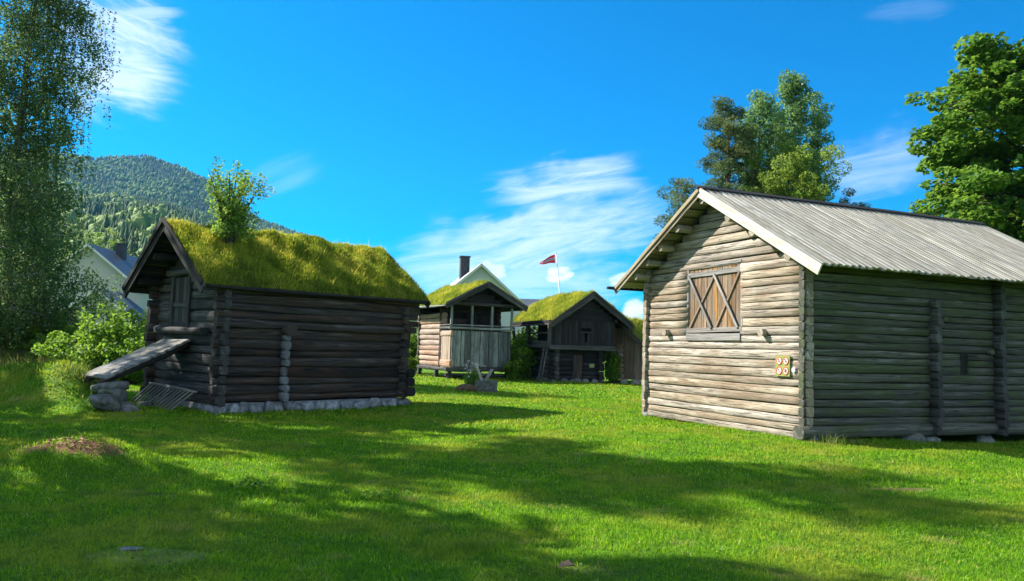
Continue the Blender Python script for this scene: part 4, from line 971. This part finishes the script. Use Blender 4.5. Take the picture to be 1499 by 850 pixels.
# trees to the left of the frame: they shade the lawn and the gable
for i, (x, y, h_, r_, n_) in enumerate(SHADE):
    tree('shade_tree', ['tall spreading tree beyond the left edge that shades the lawn', 'second spreading tree beyond the left edge nearer the camera', 'rounded tree beyond the left edge shading the near lawn', 'smaller tree beyond the left edge by the log house', 'low tree beyond the left edge beside the near lawn', 'far tree beyond the left edge'][i], 'tree', (x, y, 0), h_, round_crown(r_, .45, .3), h_*.22, .25, 34, .30, n_, M['birch_leaf'], M['bark'], clump=.75, flat=.7, rise=.5, subs=5, seed=60+i, narrow=.8, group='trees shading the lawn')

# shrubs and hedges
SHR = [(-17.5, 36.5, 2.9, 1.7, 'bush_leaf', 'pale green bush behind the birch foliage'), (-14.0, 27.2, 2.7, 1.2, 'bush_leaf', 'bright bush beside the dark gable, left of the log house'), (-15.9, 29.0, 2.1, 1.3, 'bush_leaf', 'medium green bush between the birch and the bright bush'),
       (-12.5, 26.0, 1.7, .9, 'bush_leaf', 'bush touching the left corner of the dark log house'), (-24.0, 38.0, 2.6, 2.0, 'bush_leaf', 'wide bush at the far left edge behind the birch'), (-17.6, 33.0, 1.7, 1.4, 'maple_leaf', 'dark bush at the foot of the birch'),
       (-21.2, 36.6, 2.2, 1.7, 'bush_leaf', 'yellowish bush seen through the birch twigs'), (-19.5, 33.8, 1.5, 1.4, 'maple_leaf', 'low bush under the hanging birch twigs')]
for i, (x, y, h_, r_, mt, lab) in enumerate(SHR):
    bush('bush', lab, 'bush', (x, y, gz(x, y)), h_, r_, int(4200*r_), .15, M[mt], group='bushes left of the log house', seed=80+i, clump=.18, stems=14)
for i, (px, d, h_, r_, lab) in enumerate(((762, 39.5, 2.5, .7, 'leafy shrub between the two storehouses, in front'), (776, 42.5, 3.3, .9, 'taller shrub seen through the open gallery corner'), (748, 43.5, 3.0, .9, 'shrub behind the right corner of the gallery storehouse'), (753, 38.6, 1.1, .5, 'low shrub at the right foot of the gallery storehouse'),
                                          (897, 39.2, 1.9, .45, 'narrow green shrub between the jettied storehouse and the shed'), (600, 44, 3.2, 1.2, 'sunlit shrub behind the right end of the dark log house'), (592, 40, 1.5, .7, 'low shrub by the far corner of the gallery storehouse'))):
    p = at(px, 520, d); bush('shrub', lab, 'shrub', (p.x, p.y, 0), h_, r_, int(4200*r_)+900, .15, M['bush_leaf'], group='shrubs round the storehouses', seed=100+i, clump=.17, stems=12)
# rough undergrowth along the left edge of the lawn
def rough(name, pts, n, h0, seed, mat, wd=.03):
    g = np.random.default_rng(seed); k = g.integers(0, len(pts), n); c_ = np.array(pts)[k]; x = c_[:, 0]+g.normal(0, 1, n)*c_[:, 2]; y = c_[:, 1]+g.normal(0, 1, n)*c_[:, 3]
    h = h0*(.4+.9*g.random(n)); v, tr_ = blades(x, y, ground_h(x, y)-.01, h, np.full(n, wd), lean=.35); return link(name, npmesh(name, v, tr_, np.repeat(g.random(n), 5)), mat)
fr = []
for (o_, yw, segs) in (((5.499, 14.624), BY, [((-.10, .2), (-.10, W-.1)), ((.3, -.10), (6.5, -.12))]), (LP, LY, [((.1, -.16), (L2, -.18)), ((-.16, .1), (-.18, W2))]), (SP, SY, [((0, -.1), (W3, -.1))]), (TP, TY, [((0, -.2), (2.5, -.2))])):
    for (a_, c_) in segs:
        for f in np.linspace(0, 1, 26):
            q = local(o_, yw, (a_[0]+(c_[0]-a_[0])*f, a_[1]+(c_[1]-a_[1])*f, 0)); fr.append((q[0], q[1], .09, .06))
o = rough('grass_fringe', fr, 9500, .085, 12, M['grass'], .011); tag(o, kind='stuff')
o = rough('undergrowth', [(-23, 35.0, 2.2, .7), (-20, 34.2, 2.0, .7), (-17.5, 32.2, 1.6, .7), (-15.2, 30.2, 1.3, .6), (-13.2, 27.8, 1.0, .5), (-26.5, 36.5, 2.5, .8)], 9000, .62, 4, M['under_leaf'], .035); tag(o, kind='stuff')
for i, (x, y, n_, h_, lab) in enumerate(((5.86, 14.32, 60, .22, 'tuft of tall grass at the sunlit corner of the grey barn'), (6.35, 14.55, 40, .15, 'low tuft of weeds under the shaded wall of the grey barn'), (-9.2, 17.0, 160, .30, 'shaggy grass hanging over the bank beside the ramp foot'))):
    g = np.random.default_rng(90+i); xx = x+g.normal(0, .12, n_)*(3 if i == 2 else 1); yy = y+g.normal(0, .10, n_)*(2 if i == 2 else 1)
    v, tr_ = blades(xx, yy, ground_h(xx, yy)-.01, h_*(.5+.8*g.random(n_)), np.full(n_, .012), .4)
    o = link('grass_tuft', npmesh('grass_tuft', v, tr_, np.repeat(g.random(n_), 5)), M['weed']); tag(o, lab, 'grass tuft')
g = np.random.default_rng(5)
for i, (x, y, lab) in enumerate(((-2.62, 8.3, 'small broad-leaved weed right of the little bare hole in the lawn'), (-1.35, 8.15, 'pale leafy weed patch on the shaded lawn before the log house'))):
    n_ = 46; P_ = np.stack([g.normal(0, .12, n_), g.normal(0, .07, n_), .05+.05*g.random(n_)], -1)
    o = link('lawn_weed', leaf_mesh('lawn_weed', P_, .07, g.random(n_), .8), M['bush_leaf'], None, (x, y, gz(x, y))); tag(o, lab, 'weed')
mb = MB()
vs = [(-.06, 0, .02), (-.02, -.045, .04), (.05, -.03, .05), (.07, .02, .03), (.02, .05, .06), (-.04, .04, .045)]
mb.add(vs+[(a, b, c+.004) for a, b, c in vs], [(0, 1, 2, 3, 4, 5), (11, 10, 9, 8, 7, 6)]+[(i, i+6, (i+1) % 6+6, (i+1) % 6) for i in range(6)], [(a, b, 0) for a, b, c in vs]*2, .5)
o = mb.build('dead_leaf', M['dead_leaf'], None, loc=(.45, 5.82, gz(.45, 5.82)+.02)); tag(o, 'single brown dead leaf lying on the near lawn', 'leaf')
mb = MB(); mb.stone((0, 0, 0), (.11, .08, .02), seed=5); o = mb.build('flat_stone', M['dark_stone'], None, smooth=True, loc=(-2.80, 6.02, gz(-2.8, 6.02)+.006)); tag(o, 'flat pale stone showing through the near lawn at left', 'stone')
g = np.random.default_rng(6); n_ = 150; xx = g.normal(-5.05, .36, n_); yy = g.normal(9.14, .10, n_)
P_ = np.stack([xx, yy, ground_h(xx, yy)+.012+.02*g.random(n_)], -1); o = link('dry_litter', leaf_mesh('dry_litter', P_, .06, g.random(n_), .9, None, .4), M['dead_leaf']); tag(o, kind='stuff')

g = np.random.default_rng(16); n_ = 5200; yy = 4.3+9*g.random(n_)**1.6; cxy = np.stack([g.uniform(-1, 1, 60), 4.3+9*g.random(60)**1.5], -1); ci = g.integers(0, 60, n_)
yy = cxy[ci, 1]+g.normal(0, .16, n_); xx = cxy[ci, 0]*(cxy[ci, 1]*.66)+g.normal(0, .28, n_); P_ = np.stack([xx, yy, ground_h(xx, yy)+.014+.02*g.random(n_)], -1)
o = link('clover', leaf_mesh('clover', P_, .026, g.random(n_), 1.2, None, .95), M['bush_leaf']); tag(o, kind='stuff')

# ---------------- hills with forest
def sky_tan(az):
    """skyline elevation (tangent) by azimuth in degrees, right of forward positive"""
    pts = [(150, 231), (215, 234), (260, 243), (300, 262), (340, 290), (380, 318), (420, 337), (460, 350), (520, 380), (620, 440), (760, 480)]
    vv = [ray(*q_) for q_ in pts]; a = np.array([-60, -45]+[math.degrees(math.atan2(v.x, v.y)) for v in vv]+[15, 60]); e = np.array([.16, .19]+[v.z/math.hypot(v.x, v.y)-.0030 for v in vv]+[.018, .03])
    return np.interp(az, a, e)
def hill_h(az, d):
    A = sky_tan(az)/.232
    pr = np.interp(d, [0, 110, 170, 300, 500, 800, 1150, 1400, 2300, 2700, 4000], [0, 0, .022, .088, .135, .162, .176, .174, .236, .205, .05])
    b = .004*np.sin(az*.55+d*.004)+.003*np.sin(az*1.3-d*.007+1)+.0012*np.sin(az*2.9+d*.011)
    return d*(pr*A+b*np.clip((d-150)/300, 0, 1)*A*np.clip((2600-d)/400, 0, 1)*.8)-.4*(d < 115)
AZ = np.linspace(-62, 62, 190); DD = np.concatenate([np.linspace(105, 800, 50), np.linspace(830, 4000, 60)])
A_, D_ = np.meshgrid(AZ, DD); Zh = hill_h(A_, D_); Xh = D_*np.sin(np.radians(A_)); Yh = D_*np.cos(np.radians(A_))
na, nd = len(AZ), len(DD); ix = np.arange(na*nd).reshape(nd, na); fq = np.stack([ix[:-1, :-1], ix[:-1, 1:], ix[1:, 1:], ix[1:, :-1]], -1).reshape(-1, 4)
M['hill'] = plain('forest_floor', (.03, .07, .018), (.08, .13, .03), .012, .95, .1, .0)
o = link('hills', npmesh('hills', np.stack([Xh, Yh, Zh-.3], -1).reshape(-1, 3), fq, smooth=True), M['hill']); tag(o, kind='structure')
m, t, p_ = new_mat('forest_canopy'); r = t.attr('rnd', True)
t.l.new(t.ramp(r, [(0, (.016, .05, .016)), (.5, (.04, .09, .022)), (.52, (.08, .145, .026)), (1, (.17, .24, .05))]), p_.inputs['Base Color']); p_.inputs['Roughness'].default_value = .8; p_.inputs['Specular IOR Level'].default_value = .15
t.l.new(t.bump(t.noise(t.node('ShaderNodeTexCoord').outputs['Object'], .9, 4, .7), .8, .6), p_.inputs['Normal']); M['canopy'] = m
g = np.random.default_rng(77)
def conifer(n=7, tiers=4):
    vs, fs = [], []
    for k in range(tiers):
        z0_, z1_ = .08+.21*k, .08+.21*k+.36; z1_ = min(1, z1_) if k < tiers-1 else 1.0; rad = .19*(1-k/tiers)+.03; b = len(vs)
        for j in range(n):
            a = 2*np.pi*j/n+k; rr_ = rad*(1 if j % 2 else .7); vs.append((rr_*np.cos(a), rr_*np.sin(a), z0_-(.03 if j % 2 else 0)))
        vs.append((0, 0, z1_)); fs += [(b+j, b+(j+1) % n, b+n) for j in range(n)]
    return np.array(vs), np.array(fs)
def blob(seed):
    q = np.random.default_rng(seed); vs, fs = [], []; nu, nv = 8, 6
    for i in range(nv+1):
        th = np.pi*i/nv
        for j in range(nu):
            ph = 2*np.pi*j/nu; k = q.uniform(.72, 1.15); vs.append((.30*k*np.sin(th)*np.cos(ph), .30*k*np.sin(th)*np.sin(ph), .56+.44*k*np.cos(th)))
    for i in range(nv):
        for j in range(nu):
            k = (j+1) % nu; a, b, c_, d_ = i*nu+j, (i+1)*nu+j, (i+1)*nu+k, i*nu+k; fs += [(a, b, c_), (a, c_, d_)]
    return np.array(vs), np.array(fs)
con, bl = conifer(), [blob(i) for i in range(4)]
V, Fs, RR = [], [], []; base = 0
def put_trees(n, d0_, d1_, az0, az1, h0, h1, dec):
    global base
    d = np.sqrt(g.uniform(d0_**2, d1_**2, n)); az = g.uniform(az0, az1, n); z = hill_h(az, d); x = d*np.sin(np.radians(az)); y = d*np.cos(np.radians(az))
    patch = np.sin(az*1.1+d*.006)+np.sin(az*.5-d*.011+2)+.7*np.sin(d*.02+az*3)
    for i in range(n):
        isd = g.random() < dec+.22*patch[i]; h = g.uniform(h0, h1)*(.8 if isd else 1); vv, ff = bl[g.integers(4)] if isd else con
        a = g.uniform(0, 6.28); ca, sa = np.cos(a), np.sin(a); s = h*g.uniform(.85, 1.2)*(1.25 if isd else 1)
        P_ = np.stack([(vv[:, 0]*ca-vv[:, 1]*sa)*s+x[i], (vv[:, 0]*sa+vv[:, 1]*ca)*s+y[i], vv[:, 2]*h+z[i]-.5], -1)
        V.append(P_); Fs.append(ff+base); base += len(vv); RR.append(np.full(len(vv), g.uniform(.53, 1) if isd else g.uniform(0, .48)))
put_trees(700, 230, 420, -37, -14, 11, 17, .55); put_trees(1500, 420, 800, -37, -10, 12, 18, .35)
put_trees(5200, 800, 1500, -36, -6, 9, 15, .34); put_trees(8500, 1500, 2450, -35, -6, 8, 14, .42)
o = link('hillside_forest', npmesh('hillside_forest', np.concatenate(V), np.concatenate(Fs), np.concatenate(RR)), M['canopy']); tag(o, kind='stuff')
# single trees on the near slope behind the cream house
random.seed(44)
NEAR = [(118, 150, 14, 0), (140, 170, 15, 1), (158, 135, 10, 0), (172, 190, 19, 1), (186, 205, 20, 1), (197, 150, 11, 0), (210, 185, 17, 1), (224, 150, 11, 0), (240, 200, 17, 1), (256, 160, 10, 0), (96, 165, 15, 0), (128, 205, 19, 0), (152, 215, 20, 0)]
NL = ['leafy tree just left of the cream house roof', 'spruce above the cream house ridge', 'round tree behind the cream house chimney', 'tall spruce on the slope behind the cream house', 'taller dark spruce beside the dark log house gable', 'small pale tree right of the cream house chimney', 'spruce touching the gable of the dark log house in view',
      'small leafy tree left of the log house apex', 'spruce half hidden by the log house apex', 'leafy tree mostly hidden by the turf roof', 'leafy tree behind the right fringe of the birch', 'high pale tree on the slope above the cream house', 'highest pale tree above the cream house chimney']
for i, (px, d, h_, kind_) in enumerate(NEAR):
    p = at(px, 480, d); az = math.degrees(math.atan2(p.x, p.y)); z = float(hill_h(np.array(az), np.array(math.hypot(p.x, p.y))))
    if kind_: tree('spruce_tree', NL[i], 'tree', (p.x, p.y, z), h_, lambda s, h_=h_: h_*.17*(1-s)+.12, h_*.08, .16, 34, .42, 2600, M['dark_leaf'], M['bark'], clump=.75, flat=.6, rise=-.15, subs=3, seed=140+i, narrow=.3, group='trees on the slope behind the cream house')
    else: tree('leafy_tree', NL[i], 'tree', (p.x, p.y, z), h_, round_crown(h_*.28, .45, .25), h_*.12, .16, 26, .40, 2600, M['light_leaf'] if i % 2 == 0 else M['maple_leaf'], M['bark'], clump=1.0, flat=.8, rise=.7, subs=3, seed=140+i, narrow=.8, group='trees on the slope behind the cream house')

# ---------------- air
if HAZE:
    mb = MB(); mb.box((-2600, -60, -2), (2600, 2900, 600)); m = bpy.data.materials.new('haze_air'); m.use_nodes = True; m.node_tree.nodes.clear(); t = NT(m.node_tree)
    v = t.node('ShaderNodeVolumePrincipled'); v.inputs['Color'].default_value = (.13, .48, 1, 1); v.inputs['Density'].default_value = HAZE; v.inputs['Anisotropy'].default_value = .2
    t.l.new(v.outputs[0], t.node('ShaderNodeOutputMaterial').inputs['Volume']); o = mb.build('haze', m); tag(o, kind='stuff')

# ---------------- sun and sky
az = R(SUN_AZ); el = R(SUN_EL)           # azimuth measured to the left of straight ahead
S = Vector((-math.sin(az)*math.cos(el), math.cos(az)*math.cos(el), math.sin(el)))
sd_ = bpy.data.lights.new('sun', 'SUN'); sd_.energy = SUN_E; sd_.angle = R(.55); sd_.color = (1, .94, .83)
so_ = bpy.data.objects.new('sun', sd_); col.objects.link(so_); so_.rotation_euler = S.to_track_quat('Z', 'Y').to_euler()
w = bpy.data.worlds.new('World'); scene.world = w; w.use_nodes = True; t = NT(w.node_tree)
bg = t.n['Background']; bg.inputs['Strength'].default_value = SKY_S
sk = t.node('ShaderNodeTexSky'); sk.sky_type = 'NISHITA'; sk.sun_disc = False; sk.sun_elevation = el; sk.sun_rotation = -az; sk.air_density = 1.0; sk.dust_density = .3; sk.ozone_density = 3.0
sky = t.mix(1.0, sk.outputs[0], SKY_TINT, 'MULTIPLY')
dirv = t.node('ShaderNodeTexCoord').outputs['Generated']; sx = t.node('ShaderNodeSeparateXYZ'); t.l.new(dirv, sx.inputs[0])
AZn = t.math('ARCTAN2', sx.outputs[0], sx.outputs[1]); ELn = t.math('ARCSINE', sx.outputs[2])
def azel(px, py): v = ray(px, py).normalized(); return math.atan2(v.x, v.y), math.asin(v.z)
def cloud(px0, py0, px1, py1, wid, amt, stretch=9, nscale=9, lo=.42, hi=.75, det=8, seed=0.0, soft=.0, dist=.6, wt=.35, puff=False):
    """streak between two directions of the sky, wid = angular half width"""
    a0, e0 = azel(px0, py0); a1, e1 = azel(px1, py1); L_ = math.hypot(a1-a0, e1-e0); ang = math.atan2(e1-e0, a1-a0); ca, sa = math.cos(ang), math.sin(ang)
    da, de = t.math('SUBTRACT', AZn, (a0+a1)/2), t.math('SUBTRACT', ELn, (e0+e1)/2)
    u = t.math('ADD', t.math('MULTIPLY', da, ca), t.math('MULTIPLY', de, sa)); v = t.math('SUBTRACT', t.math('MULTIPLY', de, ca), t.math('MULTIPLY', da, sa))
    cb = t.node('ShaderNodeCombineXYZ'); t.l.new(u, cb.inputs[0]); t.l.new(v, cb.inputs[1]); cb.inputs[2].default_value = seed
    n = t.noise(t.mapping(cb.outputs[0], (nscale*6/stretch, nscale*6, 1)), 1.0, det, .66, dist)
    n2 = t.noise(t.mapping(cb.outputs[0], (14, 22, 1), (3+seed, 1, 2)), 1.0, 3, .5)
    uu = t.math('DIVIDE', u, L_/2); vv = t.math('DIVIDE', t.math('ADD', v, t.math('MULTIPLY', t.math('SUBTRACT', n2, .5), wid*1.3)), wid)
    d = t.math('ADD', t.math('MULTIPLY', uu, uu), t.math('MULTIPLY', vv, vv)); msk = t.math('SUBTRACT', 1.0, t.step(d, .0, 1.25))
    k = t.step(t.math('ADD', n, t.math('MULTIPLY', t.math('SUBTRACT', msk, .5), wt)), lo, hi)
    return t.math('MULTIPLY', t.math('MULTIPLY', k, t.step(msk, .0, .35) if puff else msk), amt)
cl = None
for a in CLOUDS:
    k = cloud(*a[0], **a[1]); cl = k if cl is None else t.math('MAXIMUM', cl, k)
# unseen broken cloud added behind the viewer to brighten the shade
nb_ = t.noise(t.mapping(dirv, (2.2, 2.2, 4.5)), 1.0, 6, .6)
back_fill = t.math('MULTIPLY', t.math('MULTIPLY', t.step(nb_, .40, .62), t.step(sx.outputs[1], .35, -.25)), FILL_CLOUD)
c = t.mix(back_fill, t.mix(cl, sky, CLOUD_C), FILL_C)
t.l.new(c, bg.inputs['Color'])
vs_ = scene.view_settings; vs_.view_transform = 'Standard'; vs_.look = 'None'; vs_.gamma = 1; vs_.use_curve_mapping = False; vs_.exposure = EXPO
scene.display_settings.display_device = 'sRGB'
scene.render.engine = 'CYCLES'; scene.cycles.max_bounces = 6; scene.cycles.diffuse_bounces = 3; scene.cycles.glossy_bounces = 2; scene.cycles.transmission_bounces = 4; scene.cycles.volume_bounces = 0; scene.cycles.transparent_max_bounces = 6
scene.cycles.use_denoising = True
